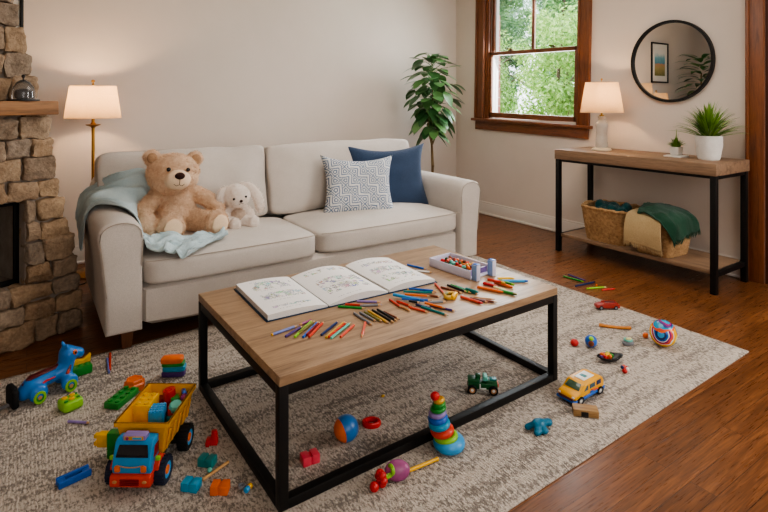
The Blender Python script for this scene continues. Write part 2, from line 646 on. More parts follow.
# ---------------------------------------------------------------- doorway at the right edge
door = thing('door_1', 'dark mahogany door and casing at the right edge of the room', 'door', (WX, 0, 0), kind='structure')
dc = MB()
for y in (dy1 + 0.057, dy0 - 0.057):
    dc.box((-0.013, y, 1.12), (0.026, 0.114, 2.24), bev=0.004)
    dc.box((-0.03, y + (0.045 if y > 1 else -0.045), 1.12), (0.012, 0.022, 2.24), bev=0.004)
dc.box((-0.013, (dy0 + dy1) / 2, dz1 + 0.057), (0.026, dy1 - dy0 + 0.228, 0.114), bev=0.004)
dc.build('door_casing', M_casing, door)
dj = MB()
for y in (dy1 - 0.01, dy0 + 0.01):
    dj.box((WT / 2, y, dz1 / 2), (WT, 0.02, dz1))
dj.box((WT / 2, (dy0 + dy1) / 2, dz1 - 0.01), (WT, dy1 - dy0, 0.02))
dj.build('door_jamb', wood('mahogany_jamb', (56, 24, 12), (84, 38, 18), 'Z', 1.6, 0.5), door)
ds = MB()
ds.box((0.06, (dy0 + dy1) / 2, (dz1 - 0.02) / 2), (0.04, dy1 - dy0 - 0.041, dz1 - 0.022), bev=0.001)
for z in (0.55, 1.55):
    ds.box((0.036, (dy0 + dy1) / 2, z), (0.012, dy1 - dy0 - 0.3, 0.75), bev=0.01)
lf = ds.build('door_leaf', M_casing, door)
MB().cyl((0.04, dy0 + 0.1, 1.0), (-0.01, dy0 + 0.1, 1.0), 0.011).sphere((-0.03, dy0 + 0.1, 1.0), 0.028).build('door_knob', M_bronze, lf)

# ---------------------------------------------------------------- outside the window
def leaf_mat(name, c1, c2, c3):
    m = NT(name)
    ri = m.add('ShaderNodeNewGeometry')
    m.color(m.ramp(ri.outputs['Random Per Island'], [(0.0, lin(c1)), (0.5, lin(c2)), (1.0, lin(c3))]))
    m.set(0.6, 0, 0.3)
    tl = m.add('ShaderNodeBsdfTranslucent')
    m.link(m.ramp(ri.outputs['Random Per Island'], [(0.0, lin(c2)), (1.0, lin(c3))]), tl.inputs['Color'])
    mx = m.add('ShaderNodeMixShader')
    mx.inputs[0].default_value = 0.35
    m.link(m.b.outputs[0], mx.inputs[1])
    m.link(tl.outputs[0], mx.inputs[2])
    m.link(mx.outputs[0], m.out.inputs['Surface'])
    return m.m
M_lawn = paint('lawn', (96, 128, 60), (70, 104, 40), 0.95, 3)
MB().box((22.5, 12, -0.65), (35.0, 60, 0.1)).build('ground_outside', M_lawn, kind='structure')
M_bark = wood('tree_bark', (70, 56, 44), (104, 84, 66), 'Z', 0.6, 0.9)

def tree(label, x, y, z0, h, rx, ry, rz_, cz, mats, n, size, seed, trunk=0.12):
    t = thing('tree', label, 'tree', (x, y, z0), group='trees outside the window')
    rr = random.Random(seed)
    k = MB()
    k.tube([(0, 0, -0.1), (0.05, 0.03, h * 0.3), (0, 0.08, h * 0.6), (0.06, 0.02, h * 0.85)], [trunk, trunk * 0.8, trunk * 0.55, trunk * 0.2], 8)
    for i in range(6):
        a = rr.uniform(0, 6.28)
        zz = rr.uniform(0.3, 0.6) * h
        k.tube([(0, 0, zz), (math.cos(a) * rx * 0.3, math.sin(a) * ry * 0.3, zz + 0.3), (math.cos(a) * rx * 0.7, math.sin(a) * ry * 0.7, zz + 0.6)], [trunk * 0.4, trunk * 0.25, trunk * 0.08], 6)
    k.build('trunk', M_bark, t)
    c = MB()
    clumps = []
    for i in range(52):
        v = Vector((rr.gauss(0, 1), rr.gauss(0, 1), rr.gauss(0, 1))).normalized() * rr.uniform(0.2, 0.72)
        clumps.append((Vector((v.x * rx, v.y * ry, cz + v.z * rz_)), rr.uniform(0.17, 0.27) * min(rx, rz_)))
    for i in range(n):
        p, r = rr.choice(clumps)
        d = Vector((rr.gauss(0, 1), rr.gauss(0, 1), rr.gauss(0, 0.8))).normalized()
        q = p + d * r * rr.uniform(0.55, 1.0)
        nrm = (d + Vector((rr.uniform(-.6, .6), rr.uniform(-.6, .6), rr.uniform(0, .9)))).normalized()
        a = nrm.orthogonal().normalized()
        a = Matrix.Rotation(rr.uniform(0, 6.28), 3, nrm) @ a
        bb = nrm.cross(a)
        s = size * rr.uniform(0.6, 1.2)
        dr = Vector((0, 0, -0.2 * s))
        c.quad(q - a * s, q - bb * s * 0.5 + dr * 0.2, q + a * s + dr, q + bb * s * 0.5)
    c.build('crown', mats, t, smooth=False, normals=False)
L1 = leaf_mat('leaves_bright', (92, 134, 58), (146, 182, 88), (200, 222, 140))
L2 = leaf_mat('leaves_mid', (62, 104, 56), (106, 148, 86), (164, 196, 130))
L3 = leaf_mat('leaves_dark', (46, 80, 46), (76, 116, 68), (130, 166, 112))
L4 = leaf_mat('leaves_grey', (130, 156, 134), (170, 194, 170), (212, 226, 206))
tree('light yellow green leafy tree nearest the window, behind its right half', 7.3, 5.6, -0.6, 3.6, 1.2, 1.2, 1.6, 2.2, L1, 9500, 0.042, 3, 0.06)
tree('light green leafy tree nearest the window, behind its left half', 7.75, 7.98, -0.6, 3.8, 1.18, 1.18, 1.75, 2.3, L1, 9500, 0.045, 5, 0.07)
tree('mid green tree in the second row outside, right of the muntin', 10.2, 7.75, -0.6, 5.2, 1.38, 1.38, 2.5, 3.2, L2, 10500, 0.055, 8)
tree('dark green tree in the second row outside, left of the muntin', 10.8, 10.6, -0.6, 5.6, 1.45, 1.45, 2.6, 3.3, L3, 10000, 0.058, 13)
tree('dark green tall tree in the third row outside, behind the right panes', 13.7, 10.4, -0.6, 7.4, 1.75, 1.75, 3.5, 4.4, L3, 10500, 0.062, 21)
tree('mid green tall tree in the third row outside, behind the left panes', 14.4, 13.95, -0.6, 7.6, 1.85, 1.85, 3.6, 4.6, L2, 10500, 0.065, 34)
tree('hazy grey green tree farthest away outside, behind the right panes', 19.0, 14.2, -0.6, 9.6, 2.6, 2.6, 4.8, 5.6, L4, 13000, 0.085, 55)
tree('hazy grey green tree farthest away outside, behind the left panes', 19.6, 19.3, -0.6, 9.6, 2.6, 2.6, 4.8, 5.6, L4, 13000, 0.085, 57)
M_brick = NT('brick')
v = M_brick.coord('Object', (1, 1, 1), (R(90), 0, R(90)))
br = M_brick.add('ShaderNodeTexBrick')
br.inputs['Scale'].default_value = 4.5
br.inputs['Color1'].default_value = lin((196, 130, 112)); br.inputs['Color2'].default_value = lin((172, 104, 88)); br.inputs['Mortar'].default_value = lin((214, 196, 184))
M_brick.link(v, br.inputs['Vector']); M_brick.color(br.outputs['Color']); M_brick.set(0.9)
MB().box((WX + 0.5, wy1 + 0.74, 0.9), (0.55, 0.5, 3.0), bev=0.004).build('brick_pier', M_brick.m, label='pink brick pier outside the left edge of the window', cat='brick pier')

# ---------------------------------------------------------------- rug
def rug_mat():
    m = NT('woven_wool')
    v = m.coord('Object')
    a = m.noise(m.coord('Object', (1, 1, 1)), 120, 3, 0.7)
    dash = m.noise(m.coord('Object', (95, 46, 1), (0, 0, R(-1))), 1.0, 4, 0.8, 0.4)
    b = m.noise(v, 3.0, 3)
    streak = m.noise(m.coord('Object', (2.2, 16, 1)), 1.0, 4, 0.65)
    lightc, darkc = lin((214, 203, 190)), lin((84, 77, 72))
    mid = lin((184, 172, 159))
    base = m.ramp(a.outputs['Fac'], [(0.3, mid), (0.6, lightc)])
    base = m.mix(0.4, base, m.ramp(streak.outputs['Fac'], [(0.38, lin((170, 158, 146))), (0.6, lightc)]))
    k = m.math('ADD', m.math('MULTIPLY', dash.outputs['Fac'], 0.72), m.math('MULTIPLY', streak.outputs['Fac'], 0.42))
    fl = m.ramp(k, [(0.53, (0, 0, 0, 1)), (0.63, (1, 1, 1, 1))])
    c = m.mix(m.math('MULTIPLY', fl, 0.75), base, darkc)
    m.color(c)
    w1 = m.add('ShaderNodeTexWave', bands_direction='X'); w1.inputs['Scale'].default_value = 30; w1.inputs['Distortion'].default_value = 5
    w2 = m.add('ShaderNodeTexWave', bands_direction='Y'); w2.inputs['Scale'].default_value = 38; w2.inputs['Distortion'].default_value = 5
    m.link(v, w1.inputs['Vector']); m.link(v, w2.inputs['Vector'])
    h = m.math('ADD', m.math('MULTIPLY', w1.outputs['Fac'], w2.outputs['Fac']), m.math('MULTIPLY', a.outputs['Fac'], 1.2))
    m.bump(h, 0.5, 0.006)
    m.set(0.97, 0, 0.1)
    return m.m
q = [Vector((-0.75, 1.12)), Vector((3.09, 1.213)), Vector((3.098, 3.25)), Vector((-0.75, 2.985))]
rg = MB()
def rugf(u, v):
    p = (q[0] * (1 - u) + q[1] * u) * (1 - v) + (q[3] * (1 - u) + q[2] * u) * v
    e = min(u, 1 - u, v, 1 - v)
    z = RUGZ - (0.007 if e < 1e-4 else 0) + 0.0012 * noise.noise(Vector((p.x * 14, p.y * 14, 0)))
    return Vector((p.x, p.y, min(z, RUGZ)))
rg.grid(rugf, 90, 50)
o = rg.build('rug', rug_mat(), normals=True, label='large beige wool rug flecked with charcoal, under the coffee table', cat='rug')
skirt = bmesh.new(); skirt.from_mesh(o.data)
bed = [e for e in skirt.edges if e.is_boundary]
r = bmesh.ops.extrude_edge_only(skirt, edges=bed)
for g in r['geom']:
    if isinstance(g, bmesh.types.BMVert):
        g.co.z = 0.0005
skirt.to_mesh(o.data); skirt.free()
# ---------------------------------------------------------------- sofa
M_sofa = fabric('oatmeal_linen', (212, 203, 194), (184, 175, 166), 420, 0.3, 0.95, 5)
M_seam = fabric('linen_piping', (178, 166, 152), (150, 138, 126), 420, 0.3)
M_leg = wood('walnut_leg', (70, 40, 22), (104, 62, 36), 'Z', 2, 0.5)
SY = 2.99
sofa = thing('sofa', 'large oatmeal linen two seat sofa against the back wall', 'sofa', (1.62, 3.57, 0))
def sl_(x, y, z): return (x - 1.62, y - 3.57, z)
MB().soft(sl_(1.61, 3.56, 0.21), (2.28, 1.12, 0.225), 14, n=8).build('base', M_sofa, sofa)
MB().soft(sl_(1.62, 4.02, 0.47), (2.54, 0.24, 0.72), 10, (0, 0.02, 0.0), n=14).build('back_frame', M_sofa, sofa)
def arm(xi, xo, sgn):
    """panel arm that flares outward to a rolled top"""
    a = MB()
    yf, yb = SY, 4.1
    prof = []
    w = abs(xo - xi)
    zt, zb = 0.682, 0.1
    pts = [(0, zb)]
    pts += [(0, 0.45), (-0.006, 0.58)]
    cx, r = w * 0.5 + 0.018, w * 0.5 + 0.02
    for k in range(0, 11):
        t = PI - PI * k / 10
        pts.append((cx + r * math.cos(t), zt - 0.082 + 0.082 * math.sin(t) ** 0.75 if math.sin(t) > 0 else zt - 0.082))
    pts += [(w + 0.024, 0.5), (w + 0.004, 0.3), (w, zb)]
    # pts in (outward x, z)
    poly = [(p[0] * sgn, p[1]) for p in pts]
    t = bmesh.new()
    ny = 10
    rows = []
    for j in range(ny + 1):
        y = yf + (yb - yf) * j / ny
        rows.append([t.verts.new((xi + px, y, pz + 0.006 * math.sin(PI * j / ny))) for px, pz in poly])
    n = len(poly)
    for j in range(ny):
        for i in range(n):
            t.faces.new((rows[j][i], rows[j][(i + 1) % n], rows[j + 1][(i + 1) % n], rows[j + 1][i]))
    f0 = t.faces.new(rows[0][::-1]); t.faces.new(rows[-1])
    bmesh.ops.recalc_face_normals(t, faces=list(t.faces))
    bmesh.ops.bevel(t, geom=[e for e in f0.edges], offset=0.022, segments=4, profile=0.5, affect='EDGES')
    a.merge(t, Matrix.Translation((-1.62, -3.57, 0)))
    o = a.build('arm', M_sofa, sofa, ang=50)
    pp = [Vector((xi + px * 0.92 + (0.006 * sgn), yf - 0.0005, pz - 0.012 if pz > 0.4 else pz)) - Vector((1.62, 3.57, 0)) for px, pz in poly[1:-1]]
    pp = [p for p in pp]
    MB().tube(pp, 0.0028, 6).build('piping', M_seam, o)
    return o
arm(0.503, 0.33, -1)
arm(2.722, 2.89, 1)
def seat(x0, x1, name='seat_cushion', seed=0):
    c = MB()
    w = x1 - x0
    c.soft(sl_((x0 + x1) / 2, 3.325, 0.388), (w, 0.70, 0.148), 9, (0.0, 0.012, 0.04), n=16, wob=0.003, seed=seed)
    o = c.build(name, M_sofa, sofa)
    hx, hy, z = w / 2 - 0.006, 0.35, 0.0
    xs = []
    for sg, zz in ((1, 0.452), ):
        pts = []
        for k in range(25):
            t = k / 24
            x = -hx + 2 * hx * t
            e = 1 - (2 * t - 1) ** 8
            pts.append(sl_((x0 + x1) / 2 + x * 0.99, 3.325 - 0.343 - 0.008 * (1 - (2 * t - 1) ** 2) + 0.02 * (1 - e), zz + 0.0 * e))
        MB().tube(pts, 0.0028, 6).build('piping', M_seam, o)
seat(0.508, 1.53, seed=1)
seat(1.536, 2.718, seed=2)
def back(x0, x1, seed):
    c = MB()
    c.soft(sl_((x0 + x1) / 2, 3.775, 0.70), (x1 - x0, 0.26, 0.515), 15, (0.0, 0.06, 0.006), n=22, rot=RX(-11), wob=0.012, seed=seed)
    o = c.build('back_cushion', M_sofa, sofa)
    pts = []
    for k in range(30):
        t = k / 29
        pts.append(Vector((-(x1 - x0) / 2 * 0.965 + (x1 - x0) * 0.965 * t, -0.02, 0.262 - 0.03 * abs(2 * t - 1) ** 10)))
    m = RX(-11)
    MB().tube([m @ p + Vector(sl_((x0 + x1) / 2, 3.775, 0.70)) for p in pts], 0.003, 6).build('piping', M_seam, o)
back(0.365, 1.445, 3)
back(1.455, 2.755, 4)
for x, y in ((0.432, 3.045), (2.80, 3.045), (0.432, 4.06), (2.80, 4.06)):
    zb = RUGZ + 0.0008 if y < 3.5 else 0.0
    MB().box(sl_(x, y, (0.112 + zb) / 2), (0.062, 0.062, 0.112 - zb), bev=0.004, taper=0.72).build('leg', M_leg, sofa)

# ---------------------------------------------------------------- coffee table
M_oak = wood('oiled_oak_top', (114, 88, 65), (176, 145, 113), 'X', 1.15, 0.4, (146, 118, 90))
M_iron = metal('black_powder_coat', (20, 19, 19), 0.5, 0.3)
ct = thing('coffee_table', 'oak topped coffee table with a black steel box frame on the rug', 'table', (1.332, 2.0, RUGZ), R(1.1))
th = 0.033
tz = TOPZ - RUGZ
W2, D2 = 0.688, 0.437
MB().box((0, 0, tz - th / 2), (2 * W2, 2 * D2, th), bev=0.0025).build('tabletop', M_oak, ct)
s = 0.032
for sx in (-1, 1):
    for sy in (-1, 1):
        MB().box((sx * (W2 - s / 2), sy * (D2 - s / 2), (tz - th) / 2), (s, s, tz - th - 0.0005), bev=0.002).build('leg', M_iron, ct)
fr = MB()
zt = tz - th - s / 2
for sy in (-1, 1):
    fr.box((0, sy * (D2 - s / 2), zt), (2 * W2 - 2 * s, s, s), bev=0.002)
for sx in (-1, 1):
    fr.box((sx * (W2 - s / 2), 0, zt), (s, 2 * D2 - 2 * s, s), bev=0.002)
fr.build('top_frame', M_iron, ct)
for sy in (-1, 1):
    MB().box((0, sy * (D2 - s / 2), s / 2), (2 * W2 - 2 * s, s, s), bev=0.002).build('rail', M_iron, ct)
for sx in (-1, 1):
    MB().box((sx * (W2 - s / 2), 0, s / 2), (s, 2 * D2 - 2 * s, s), bev=0.002).build('rail', M_iron, ct)

# ---------------------------------------------------------------- console table
M_rust = wood('reclaimed_pine', (88, 68, 52), (148, 119, 93), 'Y', 1.0, 0.6, (116, 91, 70), 0.4)
cn = thing('console_table', 'reclaimed pine console table with black steel legs under the round mirror', 'table', (4.04, 2.33, 0))
MB().box((0, 0, 0.832), (0.50, 1.30, 0.082), bev=0.004).build('tabletop', M_rust, cn)
lx, ly, ls = 0.225, 0.625, 0.038
for sx in (-1, 1):
    for sy in (-1, 1):
        MB().box((sx * lx, sy * ly, 0.3955), (ls, ls, 0.791), bev=0.002).build('leg', M_iron, cn)
for sx in (-1, 1):
    MB().box((sx * lx, 0, 0.781), (0.02, 2 * ly - ls, 0.02), bev=0.002).build('rail', M_iron, cn)
for sy in (-1, 1):
    MB().box((0, sy * ly, 0.778), (2 * lx - ls, 0.025, 0.025), bev=0.002).build('rail', M_iron, cn)
    MB().box((0, sy * ly, 0.13), (2 * lx - ls, 0.03, 0.034), bev=0.002).build('rail', M_iron, cn)
MB().box((-0.003, 0, 0.138), (0.44, 2 * ly - ls - 0.002, 0.028), bev=0.003).build('shelf', M_rust, cn)
SHZ = 0.1535
CTZ = 0.873

# ---------------------------------------------------------------- round mirror
mir = thing('round_mirror', 'round wall mirror in a thin black metal frame above the console table', 'mirror', (WX, 2.255, 1.613), rot=(0, R(-90), 0))
f = MB()
f.lathe([(0.312, 0.0), (0.331, 0.0), (0.331, 0.034), (0.312, 0.034), (0.308, 0.02), (0.308, 0.004)], seg=72)
f.build('mirror_frame', M_iron, mir)
mg = NT('silvered_glass')
n = mg.noise(mg.coord('Object'), 2, 2)
mg.color(mg.ramp(n.outputs['Fac'], [(0.0, (0.80, 0.81, 0.80, 1)), (1.0, (0.84, 0.84, 0.83, 1))]))
mg.set(0.0, 1.0)
MB().cyl((0, 0, 0.002), (0, 0, 0.016), 0.311, seg=72).build('mirror_glass', mg.m, mir)

# ---------------------------------------------------------------- lamps
def shade_mat():
    m = NT('linen_lamp_shade')
    n = m.noise(m.coord('Object'), 300, 2)
    c = m.ramp(n.outputs['Fac'], [(0.3, lin((186, 159, 124))), (0.7, lin((206, 179, 145)))])
    d = m.add('ShaderNodeBsdfDiffuse'); t = m.add('ShaderNodeBsdfTranslucent')
    m.link(c, d.inputs['Color']); m.link(c, t.inputs['Color'])
    mx = m.add('ShaderNodeMixShader'); mx.inputs[0].default_value = 0.5
    m.link(d.outputs[0], mx.inputs[1]); m.link(t.outputs[0], mx.inputs[2])
    m.link(mx.outputs[0], m.out.inputs['Surface'])
    return m.m
M_shade = shade_mat()
M_brass = metal('antique_brass', (176, 132, 66), 0.32)
M_bulb = NT('lit_bulb')
M_bulb.b.inputs['Emission Color'].default_value = (1, 0.62, 0.3, 1)
M_bulb.b.inputs['Emission Strength'].default_value = 8
nb = M_bulb.noise(M_bulb.coord('Object'), 5)
M_bulb.color(M_bulb.ramp(nb.outputs['Fac'], [(0, (1, .9, .8, 1)), (1, (1, .95, .9, 1))]))

def lamp_light(parent, z, energy):
    l = bpy.data.lights.new('lamp_glow', 'POINT')
    l.energy = energy
    l.color = (1.0, 0.66, 0.38)
    l.shadow_soft_size = 0.035
    o = bpy.data.objects.new('lamp_glow', l)
    COL.objects.link(o)
    o.parent = parent
    o.location = (0, 0, z)

def shade(parent, z0, z1, r0, r1):
    s_ = MB()
    s_.lathe([(r0, z0), (r1, z1)], seg=48)
    o = s_.build('lamp_shade', M_shade, parent, normals=False)
    k = MB()
    tm = fabric('shade_trim', (214, 190, 160))
    k.torus((0, 0, z0), r0, 0.0025, seg=48, ring=6).build('trim_ring', tm, o)
    MB().torus((0, 0, z1), r1, 0.0025, seg=48, ring=6).build('trim_ring', tm, o)
    w = MB()
    for a in range(3):
        t = a * 2.094
        w.tube([(0, 0, z1 - 0.03), (r1 * math.cos(t), r1 * math.sin(t), z1 - 0.004)], 0.0016, 6)
    w.build('spider', M_brass, o)

fl = thing('floor_lamp', 'brass floor lamp with a lit cream drum shade behind the sofa arm', 'lamp', (0.415, 4.52, 0))
MB().lathe([(0, 0), (0.14, 0), (0.14, 0.012), (0.12, 0.022), (0.03, 0.03), (0.014, 0.05), (0, 0.05)], seg=36).build('base', M_brass, fl)
p = MB()
p.cyl((0, 0, 0.04), (0, 0, 1.20), 0.0115)
p.lathe([(0.011, 1.09), (0.02, 1.1), (0.05, 1.112), (0.052, 1.117), (0.02, 1.12), (0.011, 1.135)], seg=28)
p.build('pole', M_brass, fl)
shade(fl, 1.166, 1.405, 0.19, 0.156)
MB().cyl((0, 0, 1.2), (0, 0, 1.23), 0.02, 0.016).sphere((0, 0, 1.265), (0.03, 0.03, 0.038)).build('bulb', M_bulb.m, fl)
MB().cyl((0, 0, 1.37), (0, 0, 1.435), 0.003).sphere((0, 0, 1.442), (0.013, 0.013, 0.012)).cyl((0, 0, 1.41), (0, 0, 1.43), 0.01, 0.006).build('finial', M_brass, fl)
lamp_light(fl, 1.31, 13)

tl = thing('table_lamp', 'glass table lamp with a lit cream shade on the console table', 'lamp', (4.06, 2.705, CTZ))
mgl = NT('frosted_lamp_glass')
n = mgl.noise(mgl.coord('Object'), 9, 3)
mgl.color(mgl.ramp(n.outputs['Fac'], [(0.3, lin((214, 204, 190))), (0.7, lin((238, 230, 218)))]))
mgl.set(0.12, 0, 0.6)
mgl.b.inputs['Transmission Weight'].default_value = 0.35
mgl.b.inputs['Coat Weight'].default_value = 0.4
MB().lathe([(0, 0), (0.078, 0), (0.08, 0.008), (0.072, 0.018), (0.045, 0.024), (0, 0.024)], seg=36).build('base', paint('lamp_base_cream', (226, 206, 176), None, 0.4), tl)
MB().lathe([(0, 0.022), (0.046, 0.024), (0.05, 0.035), (0.048, 0.09), (0.045, 0.15), (0.046, 0.19), (0.05, 0.21), (0.044, 0.235), (0.028, 0.255), (0.024, 0.27), (0.032, 0.282), (0.03, 0.29), (0, 0.292)], seg=36).build('body', mgl.m, tl)
MB().cyl((0, 0, 0.29), (0, 0, 0.36), 0.009).cyl((0, 0, 0.29), (0, 0, 0.3), 0.02).build('neck', M_brass, tl)
shade(tl, 0.322, 0.575, 0.173, 0.131)
MB().cyl((0, 0, 0.36), (0, 0, 0.385), 0.018, 0.015).sphere((0, 0, 0.42), (0.028, 0.028, 0.036)).build('bulb', M_bulb.m, tl)
MB().cyl((0, 0, 0.545), (0, 0, 0.6), 0.003).sphere((0, 0, 0.604), 0.009).build('finial', M_brass, tl)
lamp_light(tl, 0.45, 9)

# ---------------------------------------------------------------- stone fireplace
fp = thing('fireplace', 'rugged tan fieldstone fireplace with a dark firebox at the left', 'fireplace', (0.25, 3.52, 0), math.atan2(-0.385, -0.923) + PI)
# local axes: -x runs along the face away from the corner, -y points out into the room
PROF = [(0.0, 0.0), (0.3, 0.03), (0.5, 0.055), (0.84, 0.141), (1.22, 0.185), (1.36, 0.24), (1.82, 0.35), (2.2, 0.42), (2.75, 0.5)]
def edge(z):
    for (z0, a), (z1, c) in zip(PROF, PROF[1:]):
        if z <= z1:
            return a + (c - a) * (z - z0) / (z1 - z0)
    return PROF[-1][1]
O0, O1, OZ0, OZ1 = 0.285, 1.2, 0.315, 0.765
FW = 1.5
DEP = 0.42
mort = paint('grey_mortar', (160, 148, 136), (136, 125, 114), 0.95, 14)
core = MB()
def slab(s0f, s1, z0, z1, n=1):
    for i in range(n):
        za, zb = lerp(z0, z1, i / n), lerp(z0, z1, (i + 1) / n)
        t = bmesh.new()
        vs = []
        for z in (za, zb):
            s0 = s0f(z) + 0.022
            vs.append([t.verts.new((-s0, -0.012, z)), t.verts.new((-s1, -0.012, z)), t.verts.new((-s1, DEP, z)), t.verts.new((-s0, DEP, z))])
        a, c = vs
        t.faces.new(a[::-1]); t.faces.new(c)
        for k in range(4):
            t.faces.new((a[k], a[(k + 1) % 4], c[(k + 1) % 4], c[k]))
        core.merge(t)
slab(edge, FW, 0, OZ0, 3)
slab(edge, O0, OZ0, OZ1, 4)
slab(lambda z: O1, FW, OZ0, OZ1)
slab(edge, FW, OZ1, 2.745, 10)
core.build('mortar_core', mort, fp, smooth=False)
fb = MB()
fbm = paint('sooty_firebox', (12, 11, 11), (6, 6, 6), 0.6, 8)
xm = -(O0 + O1) / 2
fb.box((xm, 0.36, (OZ0 + OZ1) / 2), (O1 - O0, 0.02, OZ1 - OZ0))
fb.box((xm, 0.06, OZ1 - 0.012), (O1 - O0, 0.02, 0.03), bev=0.003)
fb.box((xm, 0.06, OZ0 + 0.012), (O1 - O0, 0.02, 0.03), bev=0.003)
for x in (-O0 - 0.012, -O1 + 0.012, xm):
    fb.box((x, 0.06, (OZ0 + OZ1) / 2), (0.024, 0.02, OZ1 - OZ0), bev=0.003)
fb.build('firebox_screen', fbm, fp)
st = NT('fieldstone')
gi = st.add('ShaderNodeNewGeometry')
vv = st.coord('Object')
a_ = st.noise(vv, 16, 6, 0.65, 0.3)
b_ = st.noise(vv, 60, 4, 0.6)
cc = st.ramp(gi.outputs['Random Per Island'], [(0.0, lin((146, 120, 94))), (0.25, lin((166, 140, 112))), (0.5, lin((138, 126, 114))), (0.75, lin((176, 150, 120))), (1.0, lin((128, 112, 98)))])
cc = st.mix(1.0, cc, st.ramp(a_.outputs['Fac'], [(0.28, (0.6, 0.57, 0.54, 1)), (0.6, (1.1, 1.08, 1.05, 1))]), 'MULTIPLY')
st.color(st.mix(0.25, cc, st.ramp(b_.outputs['Fac'], [(0.4, lin((112, 98, 84))), (0.65, lin((190, 170, 146)))])))
st.bump(st.math('ADD', a_.outputs['Fac'], st.math('MULTIPLY', b_.outputs['Fac'], 0.4)), 0.7, 0.02)
st.set(0.95, 0, 0.15)
stones = MB()
sr = random.Random(12)
def stone(s0, s1, z0, z1, out=0.035, y0=0.0, side=False):
    w, h = s1 - s0 - 0.004, z1 - z0 - 0.004
    if w < 0.03 or h < 0.03: return
    t = bmesh.new()
    bmesh.ops.create_cube(t, size=2)
    bmesh.ops.subdivide_edges(t, edges=list(t.edges), cuts=7, use_grid_fill=True)
    p = sr.uniform(7, 14)
    sk = [sr.uniform(-0.13, 0.13) for _ in range(4)]
    off = Vector((sr.uniform(0, 50), sr.uniform(0, 50), sr.uniform(0, 50)))
    for v in t.verts:
        x, y, z = v.co
        m = (abs(x) ** p + abs(y) ** p + abs(z) ** p) ** (1 / p)
        x, y, z = x / m, y / m, z / m
        x2 = x * (1 + sk[0] * z) + sk[1] * 0.3 * z
        z2 = z * (1 + sk[2] * x) + sk[3] * 0.3 * x
        x2 = max(-1.1, min(1.1, x2)); z2 = max(-1.1, min(1.1, z2))
        co = Vector((x2 * w / 2, y * (out + 0.03), z2 * h / 2))
        nn = noise.noise_vector(co * 16 + off) * 0.013 + noise.noise_vector(co * 45 + off) * 0.007
        v.co = co + nn
    M = Matrix.Translation((-(s0 + s1) / 2, y0, (z0 + z1) / 2))
    stones.merge(t, M)
z = 0.0
rows = [0.12, 0.105, 0.095, 0.1, 0.125, 0.1, 0.125, 0.1, 0.12, 0.1, 0.115, 0.09, 0.13, 0.12, 0.14, 0.12, 0.13, 0.12, 0.14, 0.12, 0.13, 0.14, 0.13]
while z < 2.7 and rows:
    h = rows.pop(0)
    z1 = min(z + h, 2.745)
    zm = (z + z1) / 2
    s_ = edge(zm) - 0.012
    first = True
    while s_ < FW:
        w = sr.uniform(0.1, 0.21) if not first else sr.uniform(0.1, 0.17)
        e = min(s_ + w, FW)
        # keep clear of the fire opening
        if z1 > OZ0 + 0.03 and z < OZ1 - 0.03:
            if s_ < O0 < e + 0.05:
                e = O0
            elif O0 - 0.001 <= s_ < O1 - 0.01:
                s_ = O1
                continue
        ztop = z1 + sr.uniform(-0.008, 0.008)
        stone(s_, e, z, ztop, sr.uniform(0.012, 0.026) )
        if first:
            for k in range(3):
                # stones that turn the corner and run back along the flank
                t0 = DEP * (k + 0.55) / 3
                q_ = MB()
                ss = s_ + 0.05
                stone(ss - 0.05, ss + 0.06, z, ztop, 0.055, t0)
        first = False
        s_ = e
    z = z1
# reveal stones inside the opening
stones.build('stone_facing', st.m, fp, ang=60)
mt = MB()
mt.box((-0.90, 0.02, 1.259), (1.42, 0.40, 0.072), bev=0.006)
M_mantel = wood('rough_oak_mantel', (104, 70, 40), (158, 112, 68), 'X', 1.3, 0.6, (110, 70, 36), 0.4)
mt.build('mantel_shelf', M_mantel, fp)
FPM = fp.matrix_basis.copy()
# glass cloche on a dark tray on the mantel
def fpw(s, out, z):
    a = math.atan2(-0.385, -0.923) + PI
    m = Matrix.Translation((0.25, 3.52, 0)) @ Matrix.Rotation(a, 4, 'Z')
    return m @ Vector((-s, -out, z))
gj = thing('glass_cloche', 'small dark glass cloche on a black tray on the stone mantel', 'cloche', fpw(0.335, 0.12, 1.2955))
MB().cyl((0, 0, 0), (0, 0, 0.008), 0.072, seg=32, bev=0.002).build('tray', P('black'), gj)
gm = NT('smoked_glass')
n = gm.noise(gm.coord('Object'), 4)
gm.color(gm.ramp(n.outputs['Fac'], [(0, (0.5, 0.5, 0.5, 1)), (1, (0.62, 0.6, 0.58, 1))]))
gm.set(0.03, 0, 0.5); gm.b.inputs['Transmission Weight'].default_value = 0.9
MB().lathe([(0.05, 0.008), (0.052, 0.04), (0.046, 0.07), (0.03, 0.095), (0.012, 0.107), (0, 0.11)], seg=32).build('dome', gm.m, gj)
MB().cyl((0, 0, 0.109), (0, 0, 0.118), 0.004).sphere((0, 0, 0.126), 0.009).build('knob', metal('dark_pewter', (70, 66, 64), 0.3), gj)
MB().soft((0, 0, 0.032), (0.05, 0.05, 0.048), 3, n=6).build('filling', paint('dark_filling', (60, 52, 48)), gj)

# cord behind the sofa arm
MB().tube([(0.30, 4.75, 0.02), (0.22, 4.5, 0.006), (0.25, 4.25, 0.006), (0.34, 4.28, 0.006), (0.4, 4.45, 0.006), (0.42, 4.40, 0.006)], 0.004, 8).build('power_cord', P('black'), label='thin black power cord on the floor between fireplace and sofa', cat='cord')
